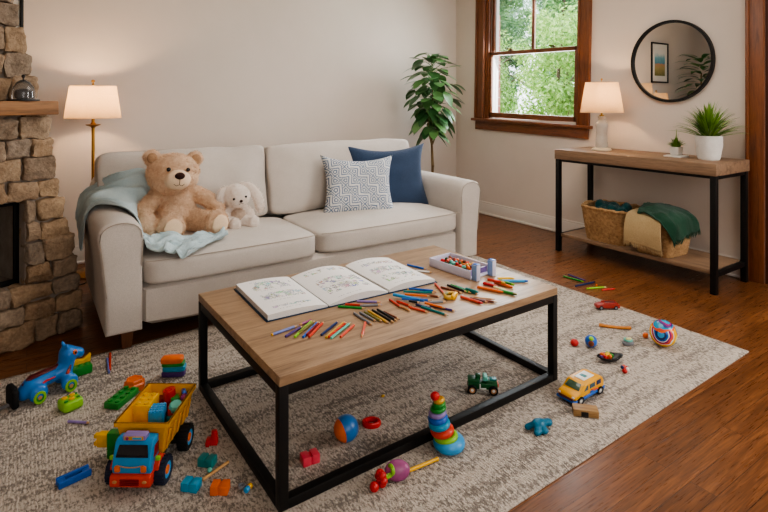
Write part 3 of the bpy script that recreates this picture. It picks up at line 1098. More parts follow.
# ---------------------------------------------------------------- teddy bear
M_bear = fur('honey_plush', (218, 184, 150), (244, 219, 192))
M_bearl = fabric('pale_velour', (236, 210, 180), (222, 192, 160), 300, 0.2)
M_eye = NT('glossy_black_bead'); n = M_eye.noise(M_eye.coord('Object'), 9); M_eye.color(M_eye.ramp(n.outputs['Fac'], [(0, (0.006, 0.005, 0.005, 1)), (1, (0.012, 0.01, 0.01, 1))])); M_eye.set(0.12)
M_eye = M_eye.m
M_nose = fabric('brown_nose_plush', (62, 38, 30), (44, 26, 22), 300, 0.2)
SEATZ = 0.478
BX, BY = 0.765, 3.43
bear = thing('teddy_bear', 'large honey brown teddy bear sitting on the left sofa cushion', 'teddy bear', (BX, BY, SEATZ + 0.008))
tilt = Matrix.Translation((-0.022, -0.02, 0.365)) @ (RY(5) @ RX(-3)).to_4x4()
def head(p): return tilt @ Vector(p)
bb = MB()
bb.sphere((0, 0.01, 0.115), (0.122, 0.114, 0.132))
bb.sphere((0, 0.02, 0.205), (0.1, 0.092, 0.102))
bb.sphere(head((0, 0, 0)), (0.155, 0.132, 0.124))
bb.sphere(head((0, -0.05, -0.035)), (0.135, 0.1, 0.085))
for sx in (-1, 1):
    bb.sphere(head((sx * 0.128, 0.015, 0.092)), (0.05, 0.03, 0.05))
def limb(m, pts, rad, n=7):
    for k in range(len(pts) - 1):
        a, c = Vector(pts[k]), Vector(pts[k + 1])
        for i in range(n):
            t = i / n
            m.sphere(a.lerp(c, t), lerp(rad[k], rad[k + 1], t), u=14, v=8)
    m.sphere(pts[-1], rad[-1], u=14, v=8)
limb(bb, [(-0.112, 0.015, 0.235), (-0.198, -0.05, 0.155), (-0.182, -0.135, 0.075)], [0.048, 0.05, 0.056])
limb(bb, [(0.108, 0.015, 0.235), (0.182, -0.03, 0.19), (0.232, -0.075, 0.13)], [0.048, 0.048, 0.05])
limb(bb, [(-0.075, -0.04, 0.075), (-0.068, -0.15, 0.07)], [0.074, 0.064])
limb(bb, [(0.085, -0.04, 0.075), (0.165, -0.18, 0.068)], [0.074, 0.064])
bb.sphere((-0.066, -0.195, 0.078), (0.078, 0.042, 0.084))
bb.sphere((0.182, -0.225, 0.076), (0.077, 0.042, 0.082), rot=RZ(14))
fuse(bb, 0.009, 1, 0.006, 26, tufts=24000, tlen=0.0125, twid=0.0038, seed=3).build('body', M_bear, bear, ang=180, normals=False)
MB().sphere(head((0.0, -0.125, -0.03)), (0.076, 0.056, 0.06), rot=RX(0)).build('muzzle', M_bearl, bear)
MB().sphere(head((0.0, -0.177, -0.004)), (0.029, 0.017, 0.021), rot=RY(5)).build('nose', M_nose, bear)
k = MB()
k.tube([head((0, -0.183, -0.022)), head((0, -0.181, -0.056))], 0.0015, 6)
k.tube([head((-0.03, -0.17, -0.052)), head((-0.015, -0.176, -0.062)), head((0, -0.181, -0.055)), head((0.015, -0.176, -0.062)), head((0.03, -0.17, -0.052))], 0.0015, 6)
k.build('mouth', M_nose, bear)
for sx in (-1, 1):
    MB().sphere(head((sx * 0.055, -0.13, 0.03)), (0.0125, 0.01, 0.0125)).build('eye', M_eye, bear)
    MB().sphere(head((sx * 0.128, -0.016, 0.09)), (0.03, 0.012, 0.032)).build('inner_ear', fur('ear_plush', (176, 138, 104), (206, 170, 136)) if sx < 0 else bpy.data.materials['ear_plush'], bear)
MB().sphere((-0.066, -0.234, 0.074), (0.052, 0.012, 0.058)).build('foot_pad', M_bearl, bear)
MB().sphere((0.193, -0.263, 0.073), (0.052, 0.012, 0.058), rot=RZ(14)).build('foot_pad', M_bearl, bear)
tor = MB(); tor.torus((0, -0.005, 0.277), 0.062, 0.004, M=RX(12))
tor.build('collar_ribbon', paint('dark_ribbon', (92, 66, 52)), bear)

# ---------------------------------------------------------------- plush rabbit
M_bun = fur('cream_plush', (238, 224, 212), (252, 245, 238))
M_buni = fur('oat_plush', (206, 184, 164), (226, 208, 190))
bun = thing('plush_rabbit', 'small cream plush rabbit with drooping ears leaning beside the teddy bear', 'plush rabbit', (1.125, 3.38, SEATZ))
ht = Matrix.Translation((-0.005, -0.01, 0.205)) @ (RY(-6) @ RX(4)).to_4x4()
def hd(p): return ht @ Vector(p)
b2 = MB()
b2.sphere((0, 0.01, 0.065), (0.078, 0.07, 0.078))
b2.sphere((0, 0.01, 0.12), (0.06, 0.055, 0.05))
b2.sphere(hd((0, 0, 0)), (0.092, 0.08, 0.076))
b2.sphere(hd((0, -0.045, -0.02)), (0.06, 0.05, 0.045))
limb(b2, [(-0.05, 0, 0.12), (-0.085, -0.03, 0.095), (-0.088, -0.06, 0.07)], [0.028, 0.027, 0.032])
limb(b2, [(0.05, 0, 0.12), (0.085, -0.02, 0.09), (0.082, -0.05, 0.06)], [0.028, 0.026, 0.028])
limb(b2, [(-0.04, -0.04, 0.04), (-0.045, -0.1, 0.035)], [0.045, 0.036])
limb(b2, [(0.04, -0.04, 0.04), (0.075, -0.09, 0.036)], [0.045, 0.036])
b2.sphere((-0.045, -0.115, 0.042), (0.037, 0.026, 0.044))
b2.sphere((0.082, -0.108, 0.042), (0.037, 0.026, 0.044), rot=RZ(20))
fuse(b2, 0.007, 2, 0.003, 40, tufts=11000, tlen=0.009, twid=0.003, seed=5).build('body', M_bun, bun, ang=180, normals=False)
for pts, rr_ in (([hd((0.055, 0.01, 0.06)), hd((0.105, 0.0, 0.03)), hd((0.14, -0.01, -0.04)), hd((0.15, -0.012, -0.1)), hd((0.142, -0.012, -0.13))], [0.022, 0.03, 0.036, 0.034, 0.018]),
                 ([hd((-0.055, 0.01, 0.055)), hd((-0.092, -0.01, 0.04)), hd((-0.108, -0.02, 0.0)), hd((-0.108, -0.025, -0.045))], [0.02, 0.027, 0.032, 0.02])):
    e = MB()
    for i in range(24):
        t = i / 23
        p = spline(pts, t); r_ = spline([Vector((q_, 0, 0)) for q_ in rr_], t).x
        e.sphere(p, (r_, r_ * 0.5, r_), u=12, v=8)
    fuse(e, 0.006, 2, 0.002, 40, tufts=1800, tlen=0.011, twid=0.0035, seed=8).build('ear', M_bun, bun, ang=180, normals=False)
for sx in (-1, 1):
    MB().sphere(hd((sx * 0.039, -0.078, 0.002)), (0.0078, 0.006, 0.0078)).build('eye', M_eye, bun)
MB().sphere(hd((0, -0.099, -0.014)), (0.0105, 0.007, 0.0085)).build('nose', M_nose, bun)
kk = MB(); kk.tube([hd((-0.014, -0.094, -0.034)), hd((0, -0.0975, -0.028)), hd((0.014, -0.094, -0.034))], 0.001, 6); kk.build('mouth', M_nose, bun)
fuse(MB().sphere((0, -0.035, 0.075), (0.052, 0.036, 0.055)), 0.007, 1, 0.002, 40, tufts=1500, tlen=0.01, twid=0.0035, seed=9).build('tummy', M_buni, bun, ang=180, normals=False)

# ---------------------------------------------------------------- throw pillows
def pillow(name, label, w, h, t, mats, loc, rz, lean, roll=0.0, parent=None, seed=0, group=None, pin=0.12):
    m = MB()
    def side(sg):
        def fn(u, v):
            x, y = 2 * u - 1, 2 * v - 1
            px = x * w / 2 * (1 - pin * (1 - y * y) * abs(x)) 
            py = y * h / 2 * (1 - pin * (1 - x * x) * abs(y) * (1.4 if y > 0 else 0.5))
            th = t / 2 * (max(0.0, (1 - x ** 4) * (1 - y ** 4))) ** 0.55
            wr = 0.012 * noise.noise(Vector((x * 2.2 + seed, y * 2.2, sg * 2 + seed))) * (1 - max(abs(x), abs(y)) ** 3)
            return Vector((px, -sg * (th + wr * (1 if th > 0.001 else 0)), py))
        return fn
    m.grid(side(1), 30, 30); m.grid(side(-1), 30, 30)
    bmesh.ops.remove_doubles(m.bm, verts=list(m.bm.verts), dist=1e-5)
    o = m.build(name, mats, ang=120, label=label, cat='cushion', group=group)
    o.matrix_world = Matrix.Translation(Vector(loc)) @ (RZ(rz) @ RX(-lean) @ RY(roll)).to_4x4()
    return o
# geometric cut-pile print
m = NT('geometric_blue_print')
v = m.coord('Object', (1, 0.0, 1))
nz = m.noise(v, 14, 2)
warp = m.add('ShaderNodeVectorMath', operation='ADD')
sc_ = m.add('ShaderNodeVectorMath', operation='SCALE'); sc_.inputs['Scale'].default_value = 0.022
m.link(nz.outputs['Color'], sc_.inputs[0]); m.link(v, warp.inputs[0]); m.link(sc_.outputs[0], warp.inputs[1])
sp = m.add('ShaderNodeSeparateXYZ'); m.link(warp.outputs[0], sp.inputs[0])
ax = m.math('ABSOLUTE', m.math('SUBTRACT', m.math('FRACT', m.math('MULTIPLY', sp.outputs['X'], 14.5)), 0.5))
az = m.math('ABSOLUTE', m.math('SUBTRACT', m.math('FRACT', m.math('MULTIPLY', sp.outputs['Z'], 14.5)), 0.5))
dia = m.math('ADD', ax, az)
rings = m.math('FRACT', m.math('MULTIPLY', dia, 3.5))
bx_ = m.math('MAXIMUM', ax, az)
rings2 = m.math('FRACT', m.math('MULTIPLY', bx_, 5.0))
sel = m.math('GREATER_THAN', m.math('FRACT', m.math('MULTIPLY', m.math('ADD', sp.outputs['X'], sp.outputs['Z']), 7.25)), 0.5)
pat = m.mix(sel, rings, rings2)
c1, c2 = lin((222, 222, 220)), lin((98, 118, 144))
m.color(m.ramp(pat, [(0.42, c1), (0.55, c2)]))
fz = m.noise(m.coord('Object'), 380, 2)
m.bump(m.math('ADD', m.math('MULTIPLY', fz.outputs['Fac'], 0.6), m.math('MULTIPLY', m.math('LESS_THAN', pat, 0.5), 0.6)), 0.35, 0.003)
m.set(0.95, 0, 0.1)
M_print = m.m
M_navy = fabric('navy_linen', (62, 78, 104), (46, 60, 82), 380, 0.35, 0.9, 5)
M_palep = fabric('pale_blue_linen', (196, 208, 214), (170, 186, 196), 380, 0.3)
pillow('throw_pillow', 'white and blue geometric print throw pillow in front of the navy one', 0.565, 0.47, 0.18, M_print, (2.062, 3.40, 0.658), -19, 20, 1.5, seed=1, pin=0.15)
pillow('throw_pillow', 'plain navy blue throw pillow leaning on the right back cushion', 0.72, 0.55, 0.18, M_navy, (2.425, 3.54, 0.68), -12, 17, 1.0, seed=4, pin=0.17)
pillow('throw_pillow', 'pale blue throw pillow almost hidden behind the navy one', 0.36, 0.36, 0.05, M_palep, (2.475, 3.655, 0.735), -5, 17, 42, seed=7)

# ---------------------------------------------------------------- throw blanket over the arm
M_thr = fabric('pale_aqua_knit', (218, 234, 236), (184, 208, 214), 300, 0.6, 0.95, 9)
rows = [
 # each row runs from the outside of the arm, over it, down to the seat; rows go from the back corner to the front
 [(0.274, 4.00, 0.52), (0.280, 3.96, 0.63), (0.315, 3.88, 0.725), (0.40, 3.70, 0.80), (0.49, 3.56, 0.855), (0.585, 3.53, 0.875), (0.66, 3.52, 0.80)],
 [(0.274, 3.88, 0.49), (0.280, 3.83, 0.61), (0.315, 3.76, 0.705), (0.405, 3.62, 0.76), (0.50, 3.52, 0.79), (0.59, 3.48, 0.78), (0.64, 3.46, 0.66)],
 [(0.274, 3.78, 0.46), (0.280, 3.69, 0.58), (0.315, 3.62, 0.70), (0.41, 3.56, 0.745), (0.50, 3.48, 0.735), (0.565, 3.42, 0.66), (0.575, 3.40, 0.50)],
 [(0.274, 3.69, 0.43), (0.280, 3.59, 0.57), (0.315, 3.50, 0.695), (0.41, 3.40, 0.715), (0.50, 3.29, 0.675), (0.535, 3.26, 0.56), (0.575, 3.27, 0.505)],
 [(0.274, 3.62, 0.39), (0.280, 3.52, 0.56), (0.315, 3.42, 0.692), (0.405, 3.28, 0.712), (0.49, 3.16, 0.67), (0.53, 3.12, 0.56), (0.56, 3.12, 0.503)],
]
bl = MB()
bl.grid(patch(rows, wr=0.012, wscale=6, seed=2, fold=0.06, ffreq=13.0, fa=1.0, fb=0.5), 60, 80)
sc2 = [
 [(0.535, 3.30, 0.53), (0.62, 3.33, 0.497), (0.70, 3.20, 0.505), (0.78, 3.19, 0.51), (0.86, 3.17, 0.50), (0.93, 3.14, 0.515), (0.975, 3.15, 0.53)],
 [(0.53, 3.20, 0.54), (0.61, 3.20, 0.52), (0.68, 3.14, 0.545), (0.76, 3.13, 0.505), (0.84, 3.11, 0.515), (0.92, 3.09, 0.50), (0.985, 3.10, 0.515)],
 [(0.525, 3.13, 0.56), (0.59, 3.10, 0.512), (0.66, 3.07, 0.53), (0.73, 3.06, 0.50), (0.80, 3.04, 0.512), (0.87, 3.04, 0.50), (0.955, 3.07, 0.512)],
 [(0.53, 3.08, 0.53), (0.58, 3.05, 0.495), (0.635, 3.02, 0.51), (0.69, 3.0, 0.498), (0.74, 2.985, 0.498), (0.81, 3.00, 0.495), (0.90, 3.05, 0.50)],
 [(0.54, 3.06, 0.50), (0.575, 3.02, 0.49), (0.62, 2.985, 0.488), (0.665, 2.965, 0.478), (0.70, 2.95, 0.455), (0.76, 2.97, 0.478), (0.85, 3.02, 0.495)],
]
bl.grid(patch(sc2, wr=0.016, wscale=9, seed=5, fold=0.06, ffreq=12.0, fa=0.9, fb=0.9), 50, 70)
solid(bl.build('throw_blanket', M_thr, ang=180, normals=False, label='pale aqua knitted throw blanket draped over the left sofa arm onto the seat', cat='blanket'), 0.008)

# ---------------------------------------------------------------- plants
def leaf(m, base, d, up, L, W, droop=0.25, mi=0, fold=0.12, n=6):
    """one pointed oval leaf"""
    d = d.normalized()
    side = d.cross(up).normalized()
    nn = side.cross(d).normalized()
    pr = []
    for i in range(n + 1):
        t = i / n
        w = W * 0.5 * (math.sin(PI * t ** 0.8)) ** 0.8 if 0 < t < 1 else 0.0
        c = base + d * (L * t) - Vector((0, 0, 1)) * (droop * L * t * t)
        pr.append((c, w))
    bm = m.bm
    cent = [bm.verts.new(c - nn * (fold * w)) for c, w in pr]
    lf_ = [bm.verts.new(c + side * w) if w > 0 else None for c, w in pr]
    rt_ = [bm.verts.new(c - side * w) if w > 0 else None for c, w in pr]
    for i in range(n):
        for sd in (lf_, rt_):
            vs = [cent[i], cent[i + 1]]
            if sd[i + 1]: vs.append(sd[i + 1])
            if sd[i]: vs.append(sd[i])
            if len(vs) > 2:
                f = bm.faces.new(vs if sd is lf_ else vs[::-1])
                f.material_index = mi
def leafm(name, c1, c2, rough=0.35):
    m = NT(name)
    g = m.add('ShaderNodeNewGeometry')
    n = m.noise(m.coord('Object'), 20, 3)
    k = m.math('ADD', m.math('MULTIPLY', g.outputs['Random Per Island'], 0.7), m.math('MULTIPLY', n.outputs['Fac'], 0.3))
    m.color(m.ramp(k, [(0.1, lin(c1)), (0.9, lin(c2))]))
    m.set(rough, 0, 0.5)
    return m.m
M_ficus = leafm('ficus_leaf', (42, 86, 46), (108, 152, 88))
M_stem = wood('plant_stem', (88, 72, 44), (126, 104, 66), 'Z', 3, 0.7)
M_soil = paint('potting_soil', (48, 36, 28), (30, 22, 18), 0.95, 60)
fx, fy = 3.60, 4.42
pl = thing('potted_ficus', 'tall leafy ficus in a pot standing in the corner behind the sofa', 'plant', (fx, fy, 0))
M_pot = paint('grey_ceramic', (150, 146, 140), (134, 130, 124), 0.5, 9)
pt = MB(); pt.lathe([(0, 0), (0.12, 0), (0.125, 0.01), (0.155, 0.27), (0.16, 0.30), (0.145, 0.30), (0.14, 0.27), (0, 0.265)], seg=36); pot_ = pt.build('pot', M_pot, pl)
MB().lathe([(0, 0.275), (0.141, 0.272)], seg=24).build('soil', M_soil, pot_)
sm = MB()
sm.tube([(0, 0, 0.26), (0.012, 0, 0.6), (0.0, 0.01, 0.9), (0.01, 0, 1.2), (0.0, 0, 1.72)], [0.017, 0.016, 0.014, 0.01, 0.005], 10)
sm.tube([(0.005, 0.0, 0.8), (-0.06, -0.02, 0.95), (-0.08, -0.03, 1.1)], [0.009, 0.007, 0.004], 8)
sm.tube([(0.005, 0.0, 0.82), (0.07, -0.02, 0.98), (0.1, -0.02, 1.15)], [0.009, 0.007, 0.004], 8)
stem = sm.build('stem', M_stem, pl)
fo = MB()
fr_ = random.Random(4)
for i in range(118):
    t = i / 117
    z = 0.97 + 0.82 * t
    rad = 0.29 * (math.sin(PI * (0.14 + 0.80 * (1 - t))) ** 0.8) + 0.03
    a = i * 2.39996 + fr_.uniform(-.3, .3)
    rr_ = rad * fr_.uniform(0.25, 1.0)
    base = Vector((math.cos(a) * rr_ * 0.75, math.sin(a) * rr_ * 0.75, z + fr_.uniform(-.03, .03)))
    d = Vector((math.cos(a + fr_.uniform(-.4, .4)), math.sin(a + fr_.uniform(-.4, .4)), lerp(-0.5, 0.35, t ** 2) + fr_.uniform(-.45, .3)))
    leaf(fo, base, d, Vector((0, 0, 1)), fr_.uniform(0.14, 0.18), fr_.uniform(0.1, 0.13), fr_.uniform(0.2, 0.55))
    fo.tube([(0, 0, z - 0.05), base * 0.6 + Vector((0, 0, 0.4 * (z))) , base], [0.004, 0.003, 0.002], 5)
for i in range(9):
    a = i * 0.7
    leaf(fo, Vector((0, 0, 1.70)), Vector((math.cos(a), math.sin(a), fr_.uniform(0.5, 1.6))), Vector((0, 0, 1)), fr_.uniform(0.13, 0.18), 0.08, 0.2)
fo.build('leaves', M_ficus, pl, ang=60, normals=False)

M_wpot = paint('white_ribbed_ceramic', (226, 222, 216), (210, 205, 198), 0.55, 20)
fe = thing('potted_fern', 'bright green fern in a round white ribbed pot on the console table', 'plant', (4.06, 1.85, CTZ))
pp = MB(); prof = [(0, 0), (0.066, 0)]
for i in range(14):
    z = 0.008 + i * 0.012
    prof.append((0.07 + 0.016 * min(1, i / 8) + (0.0018 if i % 2 else 0), z))
prof += [(0.086, 0.172), (0.078, 0.172), (0.074, 0.15), (0, 0.148)]
pp.lathe(prof, seg=36); pot_ = pp.build('pot', M_wpot, fe)
MB().lathe([(0, 0.152), (0.075, 0.151)], seg=24).build('soil', M_soil, pot_)
def blades(m, n, zb, rmax, hmax, w, seed, base_r):
    r_ = random.Random(seed)
    for i in range(n):
        a = i * 2.39996
        k = ((i + 0.5) / n) ** 0.6
        out = rmax * k * r_.uniform(0.7, 1.1)
        h = hmax * (1 - 0.75 * k ** 2.2) * r_.uniform(0.75, 1.08)
        a += r_.uniform(-.2, .2)
        pts = []
        for j in range(7):
            t = j / 6
            x = base_r * k + out * t ** 1.3
            z = zb + h * (t * 1.5 - 0.5 * t * t) - 0.05 * out * t ** 4
            pts.append(Vector((math.cos(a) * x, math.sin(a) * x, z)))
        sd = Vector((-math.sin(a), math.cos(a), r_.uniform(-.4, .4))).normalized()
        L = [m.bm.verts.new(p - sd * w * 0.5 * (1 - (j / 6)) ** 0.6) for j, p in enumerate(pts[:-1])]
        Rr = [m.bm.verts.new(p + sd * w * 0.5 * (1 - (j / 6)) ** 0.6) for j, p in enumerate(pts[:-1])]
        tip = m.bm.verts.new(pts[-1])
        for j in range(5):
            m.bm.faces.new((L[j], Rr[j], Rr[j + 1], L[j + 1]))
        m.bm.faces.new((L[5], Rr[5], tip))
M_fern = leafm('fern_leaf', (52, 92, 26), (128, 168, 62), 0.5)
fb_ = MB(); blades(fb_, 260, 0.15, 0.25, 0.265, 0.013, 4, 0.04); fb_.build('fronds', M_fern, fe, smooth=False, normals=False)

sp_ = thing('potted_succulent', 'small spiky green succulent in a squat white square pot on the console', 'plant', (4.05, 2.075, CTZ + 0.012))
MB().box((0, 0, 0.032), (0.07, 0.07, 0.062), bev=0.006, taper=0.86).build('pot', M_wpot, sp_)
fb_ = MB(); blades(fb_, 90, 0.06, 0.065, 0.075, 0.012, 9, 0.024)
blades(fb_, 6, 0.06, 0.025, 0.15, 0.009, 12, 0.006)
fb_.build('leaves', M_fern, sp_, smooth=False, normals=False)
MB().box((4.05, 2.075, CTZ + 0.0058), (0.12, 0.13, 0.0116), bev=0.003).build('coaster', M_wpot, label='flat white ceramic tile under the small succulent pot', cat='coaster')

# ---------------------------------------------------------------- baskets on the console shelf
bk = NT('woven_seagrass')
v = bk.coord('Object')
a1 = bk.noise(v, 45, 3); b1 = bk.noise(v, 7, 2)
k = bk.math('ADD', bk.math('MULTIPLY', a1.outputs['Fac'], 0.6), bk.math('MULTIPLY', b1.outputs['Fac'], 0.4))
bk.color(bk.ramp(k, [(0.3, lin((128, 96, 64))), (0.65, lin((196, 158, 114)))]))
bk.bump(a1.outputs['Fac'], 0.5, 0.003); bk.set(0.85, 0, 0.2)
M_bask = bk.m
def basket(label, loc, wx, wy, h, rz=0.0, handles=True):
    t = thing('wicker_basket', label, 'basket', loc, rz)
    m = MB()
    nu, nv = 120, 26
    def rr(u):
        a = 2 * PI * u
        c, s_ = math.cos(a), math.sin(a)
        k = (abs(c) ** 5 + abs(s_) ** 5) ** (-1 / 5)
        return c * k, s_ * k
    def fn(u, v):
        c, s_ = rr(u)
        g = 0.82 + 0.18 * v ** 0.8
        i, j = round(u * nu), round(v * nv)
        w = 0.004 * math.cos(PI * (i // 2 + j // 1))
        return Vector((c * (wx / 2 * g + w), s_ * (wy / 2 * g + w), v * h))
    m.grid(fn, nu, nv, wrap=True)
    def fi(u, v):
        c, s_ = rr(u)
        g = 0.82 + 0.18 * (1 - v) ** 0.8
        return Vector((c * (wx / 2 * g - 0.012), s_ * (wy / 2 * g - 0.012), (1 - v) * (h - 0.012) + 0.012))
    m.grid(fi, nu, 6, wrap=True)
    m.grid(lambda u, v: Vector((rr(u)[0] * wx / 2 * 0.82 * v, rr(u)[1] * wy / 2 * 0.82 * v, 0.001)), 60, 2, wrap=True)
    m.build('basket_body', M_bask, t, ang=80, normals=False)
    q_ = MB()
    pts = []
    for i in range(97):
        c, s_ = rr(i / 96)
        pts.append((c * wx / 2, s_ * wy / 2, h + 0.004 + 0.003 * math.sin(i * 1.2)))
    q_.tube(pts, 0.0105, 8)
    for ph in (0, PI):
        q_.tube([(x * 1.0 + 0.004 * math.cos(i * 0.8 + ph), y * 1.0 + 0.004 * math.sin(i * 0.8 + ph), z + 0.008 * math.cos(i * 0.8 + ph)) for i, (x, y, z) in enumerate(pts)], 0.006, 6)
    q_.build('rim', M_bask, t, ang=80)
    for sg in ((-1, 1) if handles else ()):
        MB().tube([(-0.06, sg * (wy / 2), h), (-0.05, sg * (wy / 2 + 0.022), h + 0.01), (0, sg * (wy / 2 + 0.034), h + 0.012), (0.05, sg * (wy / 2 + 0.022), h + 0.01), (0.06, sg * (wy / 2), h)], 0.008, 8).build('handle', M_bask, t)
    return t
basket('wicker basket on the shelf holding a rolled dark teal blanket', (4.0, 2.555, SHZ), 0.37, 0.42, 0.265, 0.05)
basket('wicker basket on the shelf covered by beige and green throws', (3.985, 2.145, SHZ), 0.36, 0.315, 0.235, -0.05, False)
M_tealb = fabric('dark_teal_wool', (34, 84, 84), (20, 60, 62), 260, 0.5, 0.95, 9)
m = MB()
for i in range(3):
    pts = []
    for j in range(14):
        t = j / 13
        pts.append(Vector((3.93 + i * 0.06, 2.405 + 0.3 * t, SHZ + 0.235 + 0.022 * math.sin(t * 5 + i * 2.1) + 0.028 * (i == 1))))
    m.tube(pts, [0.028] + [0.042 + 0.008 * math.sin(j * 1.7 + i) for j in range(12)] + [0.028], 12)
fuse(m, 0.008, 2, 0.006, 18).build('teal_blanket', M_tealb, ang=180, normals=False, label='dark teal wool blanket bundled inside the left wicker basket', cat='blanket')
def fringed(name, label, mat, rows, seed, wr=0.006, fl=0.035, edges=(('u', 1),), th=0.007, fold=0.0):
    m = MB()
    f = patch(rows, wr=wr, wscale=6, seed=seed, fold=fold, ffreq=8, fa=0.5, fb=1.0)
    m.grid(f, 44, 44)
    o = m.build(name, mat, ang=180, normals=False, label=label, cat='blanket')
    solid(o, th)
    fr = MB()
    r_ = random.Random(seed)
    for ax, val in edges:
        n = 60
        for i in range(n + 1):
            t = i / n
            p = f(val, t) if ax == 'u' else f(t, val)
            p0 = f(val + (-0.02 if val else 0.02), t) if ax == 'u' else f(t, val + (-0.02 if val else 0.02))
            d = (p - p0).normalized() * 0.35 + Vector((0, 0, -1))
            d.normalize()
            e = p + d * fl * r_.uniform(0.7, 1.1) + Vector((r_.uniform(-.004, .004), r_.uniform(-.006, .006), 0))
            fr.tube([p, (p + e) / 2 + Vector((r_.uniform(-.002, .002), r_.uniform(-.002, .002), 0)), e], [0.0022, 0.002, 0.0012], 5)
    fr.build('fringe', mat, o)
    return o
M_beige = fabric('beige_cotton_weave', (206, 182, 140), (176, 150, 108), 240, 0.5, 0.95, 8)
M_greenb = fabric('forest_green_weave', (44, 86, 64), (28, 60, 46), 240, 0.5, 0.95, 8)
zt = SHZ + 0.24
fringed('beige_throw', 'beige fringed throw hanging down the front of the right basket', M_beige,
        [[(4.02, 2.310, zt + 0.055), (4.02, 2.207, zt + 0.06), (4.02, 2.052, zt + 0.055)],
         [(3.90, 2.319, zt + 0.06), (3.90, 2.207, zt + 0.066), (3.90, 2.048, zt + 0.055)],
         [(3.80, 2.319, zt + 0.035), (3.80, 2.207, zt + 0.04), (3.795, 2.043, zt + 0.03)],
         [(3.772, 2.323, zt - 0.07), (3.77, 2.207, zt - 0.06), (3.765, 2.039, zt - 0.07)],
         [(3.775, 2.327, zt - 0.16), (3.775, 2.198, zt - 0.165), (3.775, 2.035, zt - 0.185)]], 3, edges=(('u', 1),))
fringed('green_throw', 'forest green fringed throw heaped on top of the right basket', M_greenb,
        [[(4.12, 2.310, zt + 0.03), (4.13, 2.172, zt + 0.085), (4.14, 2.052, zt + 0.06), (4.13, 1.975, zt + 0.03), (4.13, 1.945, zt - 0.06)],
         [(4.04, 2.301, zt + 0.095), (4.04, 2.172, zt + 0.105), (4.03, 2.052, zt + 0.085), (4.02, 1.970, zt + 0.045), (4.02, 1.945, zt - 0.06)],
         [(3.95, 2.284, zt + 0.085), (3.95, 2.172, zt + 0.115), (3.93, 2.052, zt + 0.085), (3.92, 1.970, zt + 0.04), (3.92, 1.947, zt - 0.08)],
         [(3.86, 2.258, zt + 0.082), (3.86, 2.155, zt + 0.085), (3.83, 2.052, zt + 0.068), (3.82, 1.975, zt + 0.0), (3.83, 1.953, zt - 0.09)],
         [(3.80, 2.233, zt + 0.06), (3.79, 2.147, zt + 0.062), (3.775, 2.061, zt + 0.035), (3.775, 1.988, zt - 0.035), (3.785, 1.957, zt - 0.10)]], 6, wr=0.014, edges=(('v', 1),), fold=0.022)

# ---------------------------------------------------------------- what the mirror looks back at
pic = thing('framed_picture', 'framed beach landscape seen in the round mirror, hung on the back wall', 'picture', (-0.28, WY, 1.93))
fm = MB()
for sx in (-1, 1):
    fm.box((sx * 0.25, -0.012, 0), (0.025, 0.024, 0.68), bev=0.003)
    fm.box((0, -0.012, sx * 0.328), (0.475, 0.024, 0.025), bev=0.003)
fm.build('picture_frame', P('black'), pic)
MB().box((0, -0.007, 0), (0.48, 0.006, 0.635)).build('mat_board', paint('mat_board', (232, 228, 220)), pic)
pm = NT('painted_shore')
v = pm.coord('Generated')
sx_ = pm.add('ShaderNodeSeparateXYZ'); pm.link(v, sx_.inputs[0])
n = pm.noise(v, 5, 4, 0.6)
k = pm.math('ADD', sx_.outputs['Z'], pm.math('MULTIPLY', pm.math('SUBTRACT', n.outputs['Fac'], 0.5), 0.35))
pm.color(pm.ramp(k, [(0.0, lin((120, 120, 70))), (0.3, lin((176, 160, 110))), (0.45, lin((196, 150, 120))), (0.5, lin((90, 150, 170))), (0.7, lin((120, 180, 200))), (0.85, lin((226, 226, 220)))]))
MB().box((0, -0.0115, 0.0), (0.32, 0.003, 0.44)).build('painting', pm.m, pic)

pp2 = thing('potted_palm', 'dark leafy potted palm seen in the round mirror, behind the fireplace', 'plant', (-0.62, 4.33, 0))
ptm = MB(); ptm.lathe([(0, 0), (0.14, 0), (0.18, 0.35), (0.165, 0.35), (0.155, 0.32), (0, 0.31)], seg=32); ptm.build('pot', M_pot, pp2)
sm = MB(); sm.tube([(0, 0, 0.3), (0.01, 0, 1.0), (0, 0, 1.75)], [0.024, 0.02, 0.012], 8); sm.build('stem', M_stem, pp2)
fo = MB()
for i in range(54):
    a = i * 2.39996
    t = i / 53
    z = 1.25 + 0.75 * t
    leaf(fo, Vector((math.cos(a) * 0.04, math.sin(a) * 0.04, z)), Vector((math.cos(a), math.sin(a), 0.1 + 0.6 * t)), Vector((0, 0, 1)), fr_.uniform(0.34, 0.46), 0.105, 0.45, n=8)
fo.build('leaves', M_ficus, pp2, ang=60, normals=False)
# ---------------------------------------------------------------- toys on the rug
def brick(name, label, p, rz, w, d, h, color, nx, ny, sr=None, group=None, cat='toy brick', bev=0.003, studs=True):
    t = MB()
    t.box((0, 0, h / 2), (w, d, h), bev=bev)
    if studs:
        sr = sr or min(w / nx, d / ny) * 0.3
        for i in range(nx):
            for j in range(ny):
                t.cyl(((i + 0.5) / nx * w - w / 2, (j + 0.5) / ny * d - d / 2, h - 0.001), ((i + 0.5) / nx * w - w / 2, (j + 0.5) / ny * d - d / 2, h + sr * 0.55), sr, seg=14, bev=0.001)
    return t.build(name, P(color) if isinstance(color, str) else color, loc=p, rz=rz, label=label, cat=cat, group=group)

